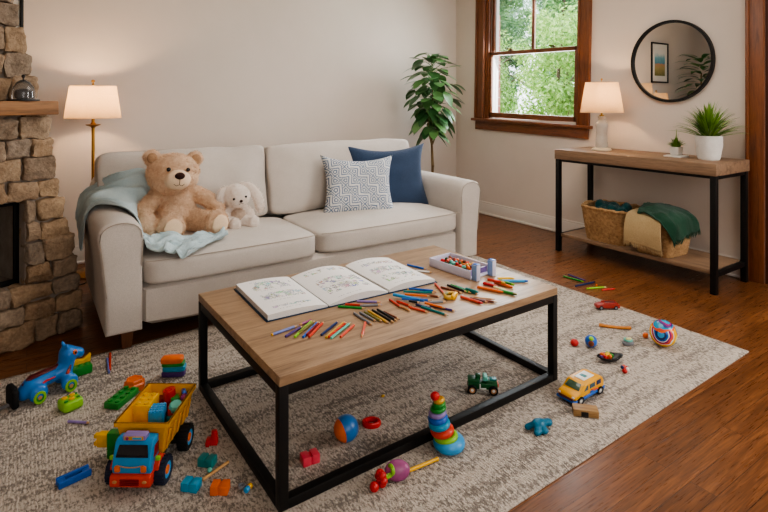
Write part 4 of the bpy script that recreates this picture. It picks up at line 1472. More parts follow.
def wheel(parent, c, r, w, tyre, hub, dot=None, axis='Y', tread=False):
    """tyre with a dished hub; axle along local y"""
    m = MB()
    M = RX(90)
    m.lathe([(r * 0.62, -w / 2), (r * 0.93, -w / 2), (r, -w * 0.32), (r, w * 0.32), (r * 0.93, w / 2), (r * 0.62, w / 2), (r * 0.6, w * 0.3), (r * 0.6, -w * 0.3), (r * 0.62, -w / 2)], seg=28, M=M)
    if tread:
        for i in range(18):
            a = 2 * PI * i / 18
            m.box((math.cos(a) * r, 0, math.sin(a) * r), (r * 0.13, w * 0.9, r * 0.16), rot=Matrix.Rotation(-a, 3, 'Y'), bev=0.001)
    o = m.build('wheel', tyre, parent, loc=c)
    h = MB()
    h.lathe([(0, -w * 0.36), (r * 0.5, -w * 0.4), (r * 0.63, -w * 0.46), (r * 0.63, w * 0.46), (r * 0.5, w * 0.4), (0, w * 0.36)], seg=24, M=M)
    h.build('hub', hub, o)
    if dot:
        d_ = MB()
        for sg in (-1, 1):
            d_.lathe([(0, 0.0), (r * 0.34, 0.0), (r * 0.3, w * 0.1), (0, w * 0.12)], c=(0, -sg * w * 0.38, 0), seg=20, M=RX(90 * sg))
        d_.build('hub_cap', dot, o)
    return o
M_rubber = paint('black_rubber', (26, 26, 28), (18, 18, 20), 0.7, 40)

# ---- blue pull-along pony
hz = thing('pull_along_pony', 'blue plastic pull-along pony on green wheels at the left edge of the rug', 'toy animal', (0.080, 2.752, RUGZ), R(17))
hz.scale = (0.76, 1.02, 0.86)
k = MB()
limb(k, [(-0.125, 0, 0.05), (-0.09, 0, 0.068), (-0.03, 0, 0.082), (0.03, 0, 0.088), (0.075, 0, 0.10)], [0.036, 0.046, 0.038, 0.036, 0.042], 6)
limb(k, [(0.078, 0, 0.085), (0.094, 0, 0.13), (0.1, 0, 0.17)], [0.046, 0.042, 0.046], 6)
limb(k, [(0.1, 0, 0.17), (0.138, 0, 0.166), (0.166, 0, 0.156)], [0.046, 0.03, 0.027], 6)
for x, s_ in ((-0.07, 1.0), (0.09, 0.95)):
    for sy in (-1, 1):
        k.sphere((x, sy * 0.045, 0.045), (0.05 * s_, 0.021, 0.044 * s_))
    k.box((x, 0, 0.045), (0.03, 0.07, 0.03))
for sy in (-1, 1):
    k.sphere((0.088, sy * 0.024, 0.216), (0.011, 0.008, 0.019), rot=RY(-15))
fuse(k, 0.006, 3).build('body', P('blueglow') if False else paint('pony_blue', (34, 128, 206), (26, 108, 186), 0.3, 8, 0.5), hz, ang=180, normals=False)
k = MB()
k.tube([(-0.13, 0, 0.085), (-0.09, 0, 0.112), (-0.03, 0, 0.118), (0.03, 0, 0.122), (0.062, 0, 0.135)], [0.014, 0.02, 0.018, 0.016, 0.008], 10, flat=0.5)
k.build('saddle', P('maroon'), hz)
for sy in (-1, 1):
    k = MB()
    k.tube([(-0.115, sy * 0.036, 0.05), (-0.08, sy * 0.0405, 0.072), (-0.03, sy * 0.0345, 0.088), (0.02, sy * 0.033, 0.092)], [0.004, 0.009, 0.006, 0.003], 8, flat=1.0)
    k.build('red_stripe', P('red'), hz)
    k = MB()
    k.tube([(0.06, sy * 0.035, 0.075), (0.088, sy * 0.0375, 0.105), (0.098, sy * 0.036, 0.128)], [0.006, 0.012, 0.006], 8)
    k.build('side_panel', P('maroon'), hz)
    k = MB(); k.sphere((0.084, sy * 0.046, 0.1), (0.008, 0.003, 0.013), rot=RY(25)); k.sphere((-0.088, sy * 0.046, 0.066), (0.013, 0.003, 0.007), rot=RY(-35))
    k.build('coral_badge', P('coral'), hz)  # coral ovals over the side panel and the stripe
    e = MB().sphere((0.122, sy * 0.0375, 0.184), (0.013, 0.006, 0.014)).build('eye', P('orange'), hz)
    MB().sphere((0.124, sy * 0.0427, 0.184), (0.0065, 0.003, 0.0075)).build('pupil', M_eye, e)
    for x in (-0.07, 0.09):
        wheel(hz, (x, sy * 0.056, 0.032), 0.032, 0.02, P('lime'), P('green'), P('tan'))
MB().tube([(0.172, -0.018, 0.142), (0.187, 0, 0.143), (0.172, 0.018, 0.142)], 0.003, 6).build('mouth', P('maroon'), hz)
bb = MB(); bb.box((-0.178, 0, 0.052), (0.034, 0.095, 0.09), bev=0.012, seg=3)
bb.box((-0.178, 0, 0.094), (0.03, 0.075, 0.02), bev=0.008)
bb.build('rear_bumper', M_rubber, hz)
MB().tube([(-0.185, 0, 0.02), (-0.22, 0.01, 0.012), (-0.3, 0.02, 0.008)], [0.012, 0.012, 0.01], 8, flat=0.5).build('pull_strap', P('grey'), hz)

# ---- green block with a yellow wavy top behind the pony
p = RG(82, 377)
gy = thing('toy_block', 'green toy block with a wavy yellow top behind the blue pony', 'toy block', (p.x - 0.02, p.y + 0.035, RUGZ), R(10))
k = MB(); k.box((0, 0, 0.021), (0.125, 0.06, 0.042), bev=0.008)
for i in range(4): k.sphere((-0.04 + i * 0.027, -0.004, 0.041), (0.011, 0.011, 0.006))
k.build('base', P('green'), gy)
k = MB()
k.prism([(-0.062, 0.03), (0.062, 0.03), (0.066, 0.078), (0.03, 0.058), (0.0, 0.066), (-0.03, 0.054), (-0.064, 0.06)], 0.02, M=Matrix.Translation((0, 0.02, 0)) @ RX(90).to_4x4(), bev=0.004)
k.build('wavy_top', P('yellow'), gy)

# ---- two pencils pointing away near the sofa leg, and one lying alone
# (built with the stationery below)

# ---- lime block with yellow studs
p = RG(70.5, 409)
lb = thing('toy_block', 'rounded lime green toy block with yellow studs in front of the pony', 'toy block', (p.x, p.y + 0.01, RUGZ), R(20))
MB().soft((0, 0, 0.021), (0.08, 0.08, 0.042), 5, n=8).build('body', P('lime'), lb)
k = MB()
for x, y in ((-0.017, 0.014), (0.014, 0.017), (0.0, -0.012)): k.cyl((x, y, 0.04), (x, y, 0.047), 0.011, seg=14, bev=0.002)
k.build('studs', P('yellow'), lb)
for x, y in ((-0.024, -0.018), (0.024, -0.016), (0.028, 0.02)):
    MB().cyl((x, y, 0.039), (x, y, 0.0445), 0.008, seg=12, bev=0.002).build('green_stud', P('green'), lb)

# ---- orange stacking cup
p = RG(135, 390.5)
oc = MB()
oc.lathe([(0, 0), (0.046, 0), (0.049, 0.004), (0.048, 0.026), (0.04, 0.031), (0.037, 0.042), (0.033, 0.045), (0.026, 0.044), (0.024, 0.041), (0, 0.041)], seg=6)
oc.build('stacking_cup', P('orange'), loc=(p.x, p.y + 0.02, RUGZ), rz=0.3, ang=25, label='small orange hexagonal stacking block behind the dump truck', cat='toy block')

# ---- green 2 by 4 brick
a, c = RG(115, 409), RG(132, 395)
mid = (a + c) / 2
brick('toy_brick', 'flat dark green toy brick with two rows of studs left of the dump truck', (mid.x - 0.005, mid.y + 0.015, RUGZ), math.atan2(c.y - a.y, c.x - a.x), 0.135, 0.068, 0.026, 'green', 4, 2)

# ---- rainbow layered block
p = RG(175, 377)
rb = thing('rainbow_stacker', 'rainbow striped stacking block with an orange top, left of the table leg', 'toy block', (p.x, p.y + 0.02, RUGZ), R(-28))
for i, (cn_, hh) in enumerate((('violet', 0.026), ('cyan', 0.026), ('green', 0.018), ('orange', 0.026))):
    zz = [0.0, 0.026, 0.051, 0.068][i]
    MB().soft((0.004 * math.sin(i * 1.5), -0.004 * i, zz + hh / 2), (0.104 - 0.002 * i, 0.05, hh), 6, (0, 0, 0.004), n=8).build('layer', P(cn_), rb)

# ---- dump truck
tr = thing('dump_truck', 'toy dump truck with blue and red cab and yellow bed full of blocks', 'toy truck', (0.364, 2.014, RUGZ), math.atan2(-0.82, -0.572))
M_tb = paint('truck_blue', (42, 148, 206), (34, 132, 190), 0.3, 10, 0.5)
M_tr = P('orange_red') if 'orange_red' in RGB else None
RGB['orange_red'] = (214, 62, 38)
M_tr = P('orange_red')
M_ty = paint('truck_yellow', (236, 172, 26), (222, 156, 18), 0.32, 10, 0.5)
k = MB(); k.box((-0.03, 0, 0.05), (0.27, 0.09, 0.03), bev=0.004); k.box((-0.09, 0, 0.04), (0.05, 0.16, 0.02), bev=0.004)
k.build('chassis', M_rubber, tr)
cabx = set(tr.children)
# cab: a wedge with a raked windscreen
def xz(poly, w, y=0.0, bev=0.006, mats=None): 
    q_ = MB(); q_.prism(poly, w, M=Matrix.Translation((0, y, 0)) @ RX(90).to_4x4(), bev=bev, seg=3); return q_
cab = xz([(0.075, 0.07), (0.163, 0.07), (0.170, 0.098), (0.162, 0.118), (0.137, 0.172), (0.12, 0.180), (0.075, 0.180)], 0.142).build('cab', M_tb, tr)
lo_ = xz([(0.06, 0.028), (0.176, 0.028), (0.182, 0.04), (0.180, 0.068), (0.168, 0.074), (0.10, 0.074), (0.06, 0.10)], 0.150).build('bumper', M_tr, tr)
k = MB()
for i in range(4): k.box((0.183, 0, 0.042 + i * 0.006), (0.006, 0.07, 0.003), bev=0.001)
k.build('grille', P('darkred'), lo_)
for sy in (-1, 1):
    xz([(0.055, 0.09), (0.085, 0.108), (0.115, 0.104), (0.135, 0.085), (0.14, 0.07), (0.13, 0.07), (0.115, 0.088), (0.09, 0.094), (0.065, 0.07), (0.05, 0.07)], 0.03, y=sy * 0.075, bev=0.004).build('fender', M_tr, tr)
    MB().box((0.173, sy * 0.048, 0.094), (0.012, 0.02, 0.022), rot=RY(10), bev=0.004).build('headlight', P('orange'), cab)
    MB().sphere((0.182, sy * 0.054, 0.052), (0.005, 0.009, 0.006)).build('fog_lamp', P('tan'), lo_)
    xz([(0.085, 0.118), (0.135, 0.118), (0.122, 0.155), (0.085, 0.155)], 0.004, y=sy * 0.0715, bev=0.001).build('side_window', P('darkred'), cab)
    MB().box((0.128, sy * 0.085, 0.112), (0.014, 0.018, 0.016), bev=0.004).build('wing_mirror', P('lime'), cab)
dark = paint('tinted_windscreen', (20, 22, 34), (12, 12, 20), 0.12, 6, 0.6)
ws = MB(); ws.prism([(-0.06, -0.018), (0.06, -0.018), (0.052, 0.024), (-0.052, 0.024)], 0.006, bev=0.002)
o = ws.build('windscreen', dark, cab)
o.matrix_local = Matrix.Translation((0.1515, 0, 0.1445)) @ (RY(65) @ RZ(90)).to_4x4()
o = MB().tube([(0.1735, -0.05, 0.108), (0.175, -0.02, 0.102), (0.176, 0, 0.1015), (0.175, 0.02, 0.102), (0.1735, 0.05, 0.108)], 0.002, 8).build('hood_trim', P('tan'), cab)
sg = MB().box((0.118, 0, 0.189), (0.042, 0.085, 0.02), bev=0.005).build('roof_sign', P('lilac'), cab)
k = MB(); k.box((0.1395, 0, 0.189), (0.003, 0.07, 0.013), bev=0.001); k.build('sign_face', P('gold'), sg)
MB().cyl((0.139, -0.024, 0.189), (0.143, -0.024, 0.189), 0.006).build('sign_dot', P('magenta'), sg)
MB().box((0.141, 0.012, 0.189), (0.003, 0.034, 0.008), bev=0.001).build('sign_stripe', P('sky'), sg)
# the cab sits snug against the bed
for ch in [c for c in tr.children if c not in cabx]:
    ch.matrix_local = Matrix.Translation((0.022, 0, 0.0)) @ Matrix.Diagonal((0.72, 0.9, 0.9, 1)) @ ch.matrix_local
for x in (0.083, -0.09):
    for sy in (-1, 1):
        wheel(tr, (x, sy * (0.08 if x > 0 else 0.088), 0.042), 0.042, 0.036, paint('tyre_navy', (36, 44, 66), (26, 32, 50), 0.6, 30) if x > 0 else M_rubber, P('sky'), P('orange'), tread=True)
# open flared bed
bd = bmesh.new()
def ring(x0, x1, w, z): return [bd.verts.new(q_) for q_ in ((x0, -w / 2, z), (x1, -w / 2, z), (x1, w / 2, z), (x0, w / 2, z))]
rs = [ring(-0.155, 0.052, 0.135, 0.075), ring(-0.176, 0.068, 0.175, 0.174), ring(-0.184, 0.074, 0.191, 0.176), ring(-0.184, 0.074, 0.191, 0.189), ring(-0.176, 0.066, 0.176, 0.189), ring(-0.172, 0.062, 0.168, 0.172), ring(-0.150, 0.047, 0.127, 0.081)]
bd.faces.new(rs[0][::-1])
for a_, b_ in zip(rs, rs[1:]):
    for i in range(4): bd.faces.new((a_[i], a_[(i + 1) % 4], b_[(i + 1) % 4], b_[i]))
bd.faces.new(rs[-1])
bmesh.ops.recalc_face_normals(bd, faces=list(bd.faces))
bmesh.ops.bevel(bd, geom=[e for e in bd.edges if abs((e.verts[0].co - e.verts[1].co).z) > 0.004], offset=0.009, segments=3, profile=0.5, affect='EDGES')
k = MB(); k.merge(bd)
for i in range(5):
    x = -0.14 + i * 0.045
    for sy in (-1, 1):
        k.box((x, sy * 0.0805, 0.12), (0.01, 0.006, 0.07), rot=RX(sy * -11), bev=0.002)
for i in range(3): k.box((0.0655, -0.05 + 0.05 * i, 0.12), (0.006, 0.012, 0.07), rot=RY(9), bev=0.002)
k.build('dump_bed', M_ty, tr, smooth=False)
TM = tr.matrix_basis.copy()
ta = tr.rotation_euler.z
def tp(x, y, z): return TM @ Vector((x, y, z))
# load
def on(px, py, z, h):
    q_ = G(px, py, z)
    return Vector((q_.x, q_.y, z - h))
brick('toy_brick', 'large yellow studded brick standing in the left of the truck bed', on(146, 399, 0.199, 0.1), ta, 0.088, 0.062, 0.1, 'yellow', 3, 2)
brick('toy_brick', 'bright blue bumpy brick at the front of the truck bed', on(157.5, 408, 0.184, 0.085), ta + 0.15, 0.06, 0.05, 0.085, 'sky', 4, 4, sr=0.0064)
k = MB(); k.cyl((0, 0, 0), (0, 0, 0.06), 0.023, seg=24, bev=0.004); k.cyl((0, 0, 0.058), (0, 0, 0.063), 0.013, bev=0.002)
k.build('toy_cylinder', P('red'), loc=on(171, 388.5, 0.199, 0.06), rot=(0.12, 0.06, ta), label='red cylinder block at the back of the truck bed', cat='toy block')
brick('toy_brick', 'dark red studded brick under the red cylinder in the truck bed', on(167, 395, 0.165, 0.07), ta, 0.06, 0.055, 0.07, 'darkred', 2, 2, studs=False)
k = MB(); k.lathe([(0, 0), (0.022, 0), (0.026, 0.006), (0.026, 0.016), (0.02, 0.024), (0, 0.028)], seg=8)
k.build('toy_dome', P('mint'), loc=on(176, 403.5, 0.178, 0.02), rot=(0.25, -0.1, 0), ang=20, label='pale green faceted block on the pile in the truck bed', cat='toy block')
brick('toy_brick', 'green brick behind the pale faceted block in the truck bed', on(175, 396.5, 0.176, 0.03), ta + 0.5, 0.036, 0.03, 0.03, 'green', 2, 2, studs=False)
k = MB(); k.cyl((-0.024, 0, 0), (0.024, 0, 0), 0.0095, bev=0.002)
k.build('toy_peg', P('magenta'), loc=on(184, 396, 0.182, 0.0), rot=(0, -0.25, ta + 0.2), label='magenta peg lying at the back right corner of the truck bed', cat='toy peg')
k = MB(); k.cyl((-0.022, 0, 0), (0.022, 0, 0), 0.0085, bev=0.002)
k.build('toy_peg', P('blue'), loc=on(184, 392, 0.186, 0.0), rot=(0, -0.2, ta + 0.45), label='dark blue peg behind the magenta one in the truck bed', cat='toy peg')
brick('toy_brick', 'small orange red brick on the right of the truck bed', on(172.5, 407, 0.168, 0.03), ta + 0.4, 0.036, 0.032, 0.03, 'orange_red', 2, 2, studs=False)
brick('toy_brick', 'dark teal brick deep in the right of the truck bed', on(173, 413, 0.148, 0.045), ta + 0.1, 0.055, 0.032, 0.045, 'teal', 2, 2, studs=False)

# ---- green and yellow linked bricks left of the cab
p = RG(125, 456)
gl = thing('linked_bricks', 'green and yellow linked toy bricks standing left of the truck cab', 'toy brick', (p.x - 0.03, p.y + 0.016, RUGZ), R(-36))
k = MB(); k.box((0.0, 0, 0.062), (0.046, 0.034, 0.062), bev=0.004); k.box((-0.008, 0, 0.016), (0.03, 0.032, 0.032), bev=0.004)
k.build('green_brick', P('green'), gl)
k = MB(); k.box((-0.042, 0, 0.063), (0.038, 0.03, 0.046), bev=0.004)
for z in (0.05, 0.076): k.box((-0.066, 0, z), (0.016, 0.02, 0.014), bev=0.003)
k.build('yellow_brick', P('yellow'), gl)

# ---- blue U-shaped connector
a, c = RG(62, 488), RG(86, 477)
mid = (a + c) / 2
k = MB()
for sy in (-1, 1):
    k.box((0, sy * 0.015, 0.011), (0.1, 0.011, 0.022), bev=0.003)
k.box((-0.037, 0, 0.009), (0.024, 0.026, 0.017), bev=0.003); k.box((0.037, 0, 0.009), (0.024, 0.026, 0.017), bev=0.003)
k.build('toy_connector', P('blue'), loc=(mid.x, mid.y + 0.015, RUGZ), rz=math.atan2(c.y - a.y, c.x - a.x), label='long blue plastic connector brick alone at the front left of the rug', cat='toy brick')

# ---- red angled peg figure
p = RG(213, 446)
k = MB(); k.box((0.0, 0, 0.014), (0.042, 0.022, 0.026), bev=0.004); k.box((0.008, 0, 0.03), (0.022, 0.022, 0.026), bev=0.004); k.cyl((0.008, 0, 0.04), (0.008, 0, 0.053), 0.011, bev=0.002); k.box((-0.014, -0.006, 0.01), (0.014, 0.024, 0.02), bev=0.003)
k.build('toy_figure', P('red'), loc=(p.x, p.y + 0.01, RUGZ), rz=R(-32), label='small red stepped toy brick figure behind the truck rear wheel', cat='toy brick')

def notch(label, px, py, rz, color, s_=1.0, name='toy_brick'):
    """small split brick: two halves joined by a web"""
    p = RG(px, py)
    k = MB()
    k.box((-0.013 * s_, 0, 0.0155 * s_), (0.022 * s_, 0.034 * s_, 0.031 * s_), bev=0.003)
    k.box((0.015 * s_, 0, 0.0155 * s_), (0.022 * s_, 0.034 * s_, 0.031 * s_), bev=0.003)
    k.box((0.001 * s_, 0, 0.013 * s_), (0.02 * s_, 0.028 * s_, 0.026 * s_))
    o = k.build(name, P(color), loc=(p.x, p.y + 0.012, RUGZ), rz=R(rz), label=label, cat='toy brick')
    o.scale = (1, 1, 0.82)
    return o
notch('dark teal notched brick between the truck and the table leg', 208, 466.5, -46, 'teal', 1.15)
notch('cyan blue notched brick in front of the truck rear wheel', 192, 491, -44, 'cyan', 1.15)
notch('orange notched brick near the front edge of the rug', 221, 494, -34, 'orange', 1.15)
notch('coral pink notched brick on the rug inside the table frame', 311, 464, -6, 'pink', 1.25)
# stick, beads
a, c = RG(202.5, 481.5), RG(228.5, 463.5)
MB().tube([(a.x, a.y, RUGZ + 0.006), (c.x, c.y, RUGZ + 0.006)], 0.0052, 8).build('wooden_stick', wood('pale_stick', (176, 126, 70), (218, 172, 112), 'X', 3), label='thin pale wooden craft stick on the rug beside the teal brick', cat='stick')
p = RG(209.5, 472.5)
MB().sphere((0, 0, 0.0085), 0.0085).build('bead', P('mint'), loc=(p.x, p.y, RUGZ), label='pale green bead beside the wooden craft stick', cat='bead')
p = RG(248, 491)
k = MB(); k.cyl((-0.014, 0, 0.009), (0.003, 0, 0.009), 0.009, bev=0.003); bd_ = thing('capsule_bead', 'small blue and yellow capsule bead at the front of the rug', 'bead', (p.x, p.y, RUGZ), R(34))
k.build('blue_half', P('sky'), bd_)
MB().cyl((0.003, 0, 0.009), (0.016, 0, 0.009), 0.009, bev=0.003).build('yellow_half', P('yellow'), bd_)
p = RG(241.5, 488)
k = MB(); k.torus((0, 0, 0.007), 0.009, 0.0045, seg=16, ring=8); k.build('ring_bead', P('grey'), loc=(p.x, p.y, RUGZ), label='tiny grey ring bead behind the capsule bead', cat='bead')
p = RG(383, 397)
k = MB(); k.soft((0, 0, 0.005), (0.016, 0.011, 0.01), 3, n=4); k.build('bead', P('gold'), loc=(p.x, p.y, RUGZ), label='tiny mustard yellow bead alone on the rug under the table', cat='bead')

# ---- two-tone ball under the table
p = RG(347.5, 442)
bl_ = thing('toy_ball', 'blue and orange two tone ball on the rug under the table', 'ball', (p.x, p.y + 0.01, RUGZ), rot=(0, 0, R(20)))
rr0 = 0.047
k = MB(); k.lathe([(0, -rr0)] + [(rr0 * math.cos(R(t)), rr0 * math.sin(R(t))) for t in range(-80, -24, 5)], c=(0, 0, rr0), seg=32, M=RY(-80) @ RX(6))
k.build('orange_cap', P('orange', 0.3), bl_, normals=False)
k = MB(); k.lathe([(rr0 * math.cos(R(t)), rr0 * math.sin(R(t))) for t in range(-25, 81, 5)] + [(0, rr0)], c=(0, 0, rr0), seg=32, M=RY(-80) @ RX(6))
k.build('blue_cap', P('ballblue', 0.3), bl_, normals=False)
o = bl_.children[1]; o.location.z = 0
for ch in bl_.children: pass
bl_.rotation_euler = (0, 0, R(170))
# ---- red oval ring
p = RG(373.5, 427)
k = MB(); k.lathe([(0.022, 0), (0.031, 0), (0.033, 0.006), (0.033, 0.02), (0.03, 0.025), (0.022, 0.025), (0.02, 0.018), (0.02, 0.004), (0.022, 0)], seg=32)
o = k.build('toy_ring', P('red'), loc=(p.x, p.y + 0.015, RUGZ), rz=R(-34), label='dark red oval plastic ring on the rug under the table', cat='toy ring'); o.scale = (1.15, 0.85, 0.8)

# ---- stacking ring tower
p = RG(447.5, 446)
st_ = thing('ring_stacker', 'tall rainbow ring stacking tower with a sky blue base by the front table rail', 'stacking toy', (p.x - 0.003, 1.492, RUGZ))
ax_ = Vector((-0.829, 0.559, 0))
lean = Matrix.Rotation(R(15), 3, Vector((0, 0, 1)).cross(ax_))
k = MB(); k.torus((0, 0, 0.022), 0.037, 0.0225, zs=0.98); k.lathe([(0, 0.004), (0.04, 0.004), (0.04, 0.036), (0, 0.036)], seg=24)
k.build('base_ring', P('sky'), st_)
tiers = [('lime', 0.045, 0.020), ('orange_red', 0.0435, 0.026), ('cyan', 0.040, 0.023), ('blue', 0.0365, 0.021), ('lilac', 0.033, 0.0185), ('green', 0.0295, 0.0165), ('green', 0.0245, 0.0155), ('gold', 0.021, 0.0145)]
z = 0.036
for i, (c_, r_, h_) in enumerate(tiers):
    f = i / len(tiers)
    ll = Matrix.Rotation(R(5 + 9 * f), 3, Vector((0, 0, 1)).cross(ax_))
    c0 = lean @ Vector((0, 0, z + h_ / 2)) + ax_ * 0.012 * math.sin(f * 5) 
    m = MB(); m.torus((0, 0, 0), r_ - h_ * 0.52, h_ * 0.56, M=ll, seg=32); m.lathe([(0, -h_ * 0.42), (r_ - h_ * 0.5, -h_ * 0.42), (r_ - h_ * 0.5, h_ * 0.42), (0, h_ * 0.42)], seg=24, M=ll)
    m.build('ring', P(c_), st_, loc=c0)
    z += h_
c0 = lean @ Vector((0, 0, z + 0.008))
MB().soft((0, 0, 0), (0.032, 0.032, 0.026), 2.6, n=8).build('cap', P('red'), st_, loc=c0, rot=(0, R(-10), 0))

# ---- rattle with a purple disc
a = RG(437, 461); c = RG(384, 486)
d = (c - a).normalized()
rt = thing('toy_rattle', 'toy rattle with yellow handle, purple disc and red beads in front of the table', 'rattle', (a.x, a.y, RUGZ), math.atan2(d.y, d.x))
L = (c - a).length
k = MB(); k.tube([(0.0, 0, 0.007), (L * 0.5, 0, 0.012), (L * 0.78, 0, 0.022)], [0.006, 0.0065, 0.007], 10); k.sphere((0.0, 0, 0.007), 0.0075)
k.build('handle', P('yellow'), rt)
MB().sphere((0, 0, 0), (0.016, 0.043, 0.032)).build('disc', P('mauve'), rt, loc=(L * 0.76, 0, 0.032), rot=(0, R(-28), R(62)))
k = MB(); k.tube([(L * 0.74, 0, 0.03), (L * 1.06, 0, 0.024)], 0.008, 8); k.torus((L * 0.86, -0.004, 0.04), 0.012, 0.007, M=RY(90), seg=16, ring=8)
k.build('lime_collar', P('lime'), rt)
k = MB()
for j in range(6):
    t = j * PI / 3
    k.sphere((L * 1.05, math.cos(t) * 0.015, 0.03 + math.sin(t) * 0.015), (0.014, 0.013, 0.013))
k.sphere((L * 1.05 + 0.006, 0, 0.028), (0.012, 0.008, 0.008))
k.build('flower', P('red'), rt)
MB().sphere((L * 1.18, 0.004, 0.016), 0.016).build('red_ball', P('red'), rt)

# ---- green jeep
jp = thing('toy_jeep', 'dark green toy jeep with tan wheels on the rug under the table', 'toy car', (1.672, 1.70, RUGZ), R(-40))
k = MB(); k.box((0, 0, 0.036), (0.128, 0.05, 0.022), bev=0.004); k.box((-0.04, 0, 0.052), (0.05, 0.05, 0.016), bev=0.004); k.box((0.038, 0, 0.05), (0.05, 0.048, 0.014), bev=0.005, rot=RY(8)); k.box((-0.02, 0, 0.066), (0.022, 0.022, 0.022), bev=0.003)
k.box((0, 0, 0.024), (0.1, 0.04, 0.012), bev=0.003)
k.build('body', P('darkgreen'), jp)
k = MB(); k.prism([(-0.008, 0.0), (0.016, 0.0), (0.01, 0.018), (-0.006, 0.018)], 0.042, M=Matrix.Translation((0.008, 0, 0.055)) @ RX(90).to_4x4(), bev=0.002); k.build('windscreen', P('mint'), jp)
for sy in (-1, 1):
    k = MB(); k.box((-0.012, sy * 0.0255, 0.034), (0.005, 0.003, 0.02), bev=0.001); k.box((0.0, sy * 0.0255, 0.0245), (0.03, 0.003, 0.005), bev=0.001); k.build('white_trim', P('white'), jp)
    for x in (-0.046, 0.046): wheel(jp, (x, sy * 0.027, 0.0195), 0.0195, 0.016, M_rubber, P('tan'), P('white'))
MB().box((0.066, 0, 0.036), (0.006, 0.036, 0.014), bev=0.002).build('front_lamp', P('coral'), jp)
MB().box((0.045, 0, 0.0585), (0.03, 0.03, 0.004), bev=0.001).build('hood_panel', P('teal'), jp)

# ---- teal critter
p = RG(540, 432)
cr = MB()
cr.sphere((0, 0, 0.028), (0.034, 0.024, 0.024), rot=RY(20)); cr.sphere((0.042, -0.002, 0.022), (0.018, 0.018, 0.017)); cr.sphere((0.02, 0.0, 0.028), (0.022, 0.016, 0.014))
for x, y in ((-0.03, -0.024), (-0.034, 0.022), (0.0, -0.03), (0.012, 0.024)):
    cr.sphere((x, y, 0.013), (0.016, 0.013, 0.0145)); cr.sphere((x * 0.8, y * 0.7, 0.022), 0.013)
fuse(cr, 0.0035, 2).build('toy_critter', paint('critter_teal', (32, 116, 146), (24, 98, 128), 0.4, 20), loc=(p.x + 0.01, p.y + 0.012, RUGZ), rz=R(-6), ang=180, normals=False, label='teal plastic four legged toy critter right of the table frame', cat='toy animal').scale = (1.05, 1.0, 0.8)

# ---- yellow van
vn = thing('toy_van', 'yellow toy van with a blue skirt and side windows on the rug', 'toy van', (2.012, 1.44, RUGZ), R(180 + 2))
vn.scale = (1.04, 0.95, 0.74)
xzv = lambda poly, w, y=0.0, bev=0.006: xz(poly, w, y, bev)
xzv([(-0.103, 0.03), (-0.103, 0.066), (-0.092, 0.092), (-0.07, 0.101), (0.02, 0.101), (0.04, 0.095), (0.068, 0.066), (0.098, 0.056), (0.106, 0.046), (0.106, 0.03)], 0.094, bev=0.009).build('body', M_ty, vn)
xzv([(-0.105, 0.016), (-0.107, 0.036), (0.11, 0.03), (0.112, 0.02), (0.106, 0.014)], 0.098, bev=0.005).build('skirt', P('blue'), vn)
k = MB(); k.prism([(-0.036, -0.016), (0.036, -0.016), (0.031, 0.019), (-0.031, 0.019)], 0.004, bev=0.001)
o = k.build('windscreen', paint('greenish_windscreen', (96, 120, 96), (60, 80, 70), 0.1, 30, 0.6), vn); o.matrix_local = Matrix.Translation((0.0555, 0, 0.0815)) @ (RY(46) @ RZ(90)).to_4x4()
for sy in (-1, 1):
    for x0, x1, ta_ in ((0.016, 0.044, 0.02), (-0.032, 0.004, 0.0), (-0.075, -0.044, 0.0)):
        xz([(x0, 0.062), (x1, 0.062), (x1 - ta_, 0.087), (x0, 0.087)], 0.004, y=sy * 0.0465, bev=0.001).build('side_window', P('navy') if x0 < -0.04 else paint('blue_grey_glass', (70, 104, 120), (52, 80, 98), 0.15, 20, 0.6), vn)
    MB().box((-0.03, sy * 0.0485, 0.046), (0.05, 0.002, 0.008), rot=RY(-12), bev=0.0008).build('red_swoosh', P('coral'), vn)
    MB().box((-0.008, sy * 0.0489, 0.043), (0.022, 0.002, 0.011), bev=0.0008).build('blue_badge', P('blue'), vn)
    for x in (-0.069, 0.069): wheel(vn, (x, sy * 0.043, 0.0215), 0.0215, 0.018, M_rubber, P('grey'), P('white'))
    MB().sphere((0.1, sy * 0.034, 0.045), (0.006, 0.01, 0.007)).build('headlight', P('white'), vn)
k = MB(); k.box((-0.02, 0, 0.1025), (0.075, 0.052, 0.005), bev=0.002); rp = k.build('roof_panel', P('white'), vn)
MB().box((-0.015, 0.0, 0.1055), (0.018, 0.03, 0.004), bev=0.001).build('roof_hatch', P('teal'), rp)
MB().box((0.109, 0, 0.036), (0.004, 0.07, 0.012), bev=0.001).build('grille', P('maroon'), vn)

# ---- wooden block in front of the van
p = RG(583, 415)
wb = thing('wooden_block', 'brown wooden block with a dark notch in front of the yellow van', 'toy block', (p.x + 0.012, p.y - 0.002, RUGZ), R(-46))
MB().box((0, 0, 0.015), (0.098, 0.05, 0.028), bev=0.003).build('block', wood('toy_block_wood', (120, 84, 48), (172, 136, 88), 'X', 2, 0.5), wb)
MB().box((-0.005, -0.0245, 0.012), (0.028, 0.003, 0.02), bev=0.001).build('notch', P('black'), wb)

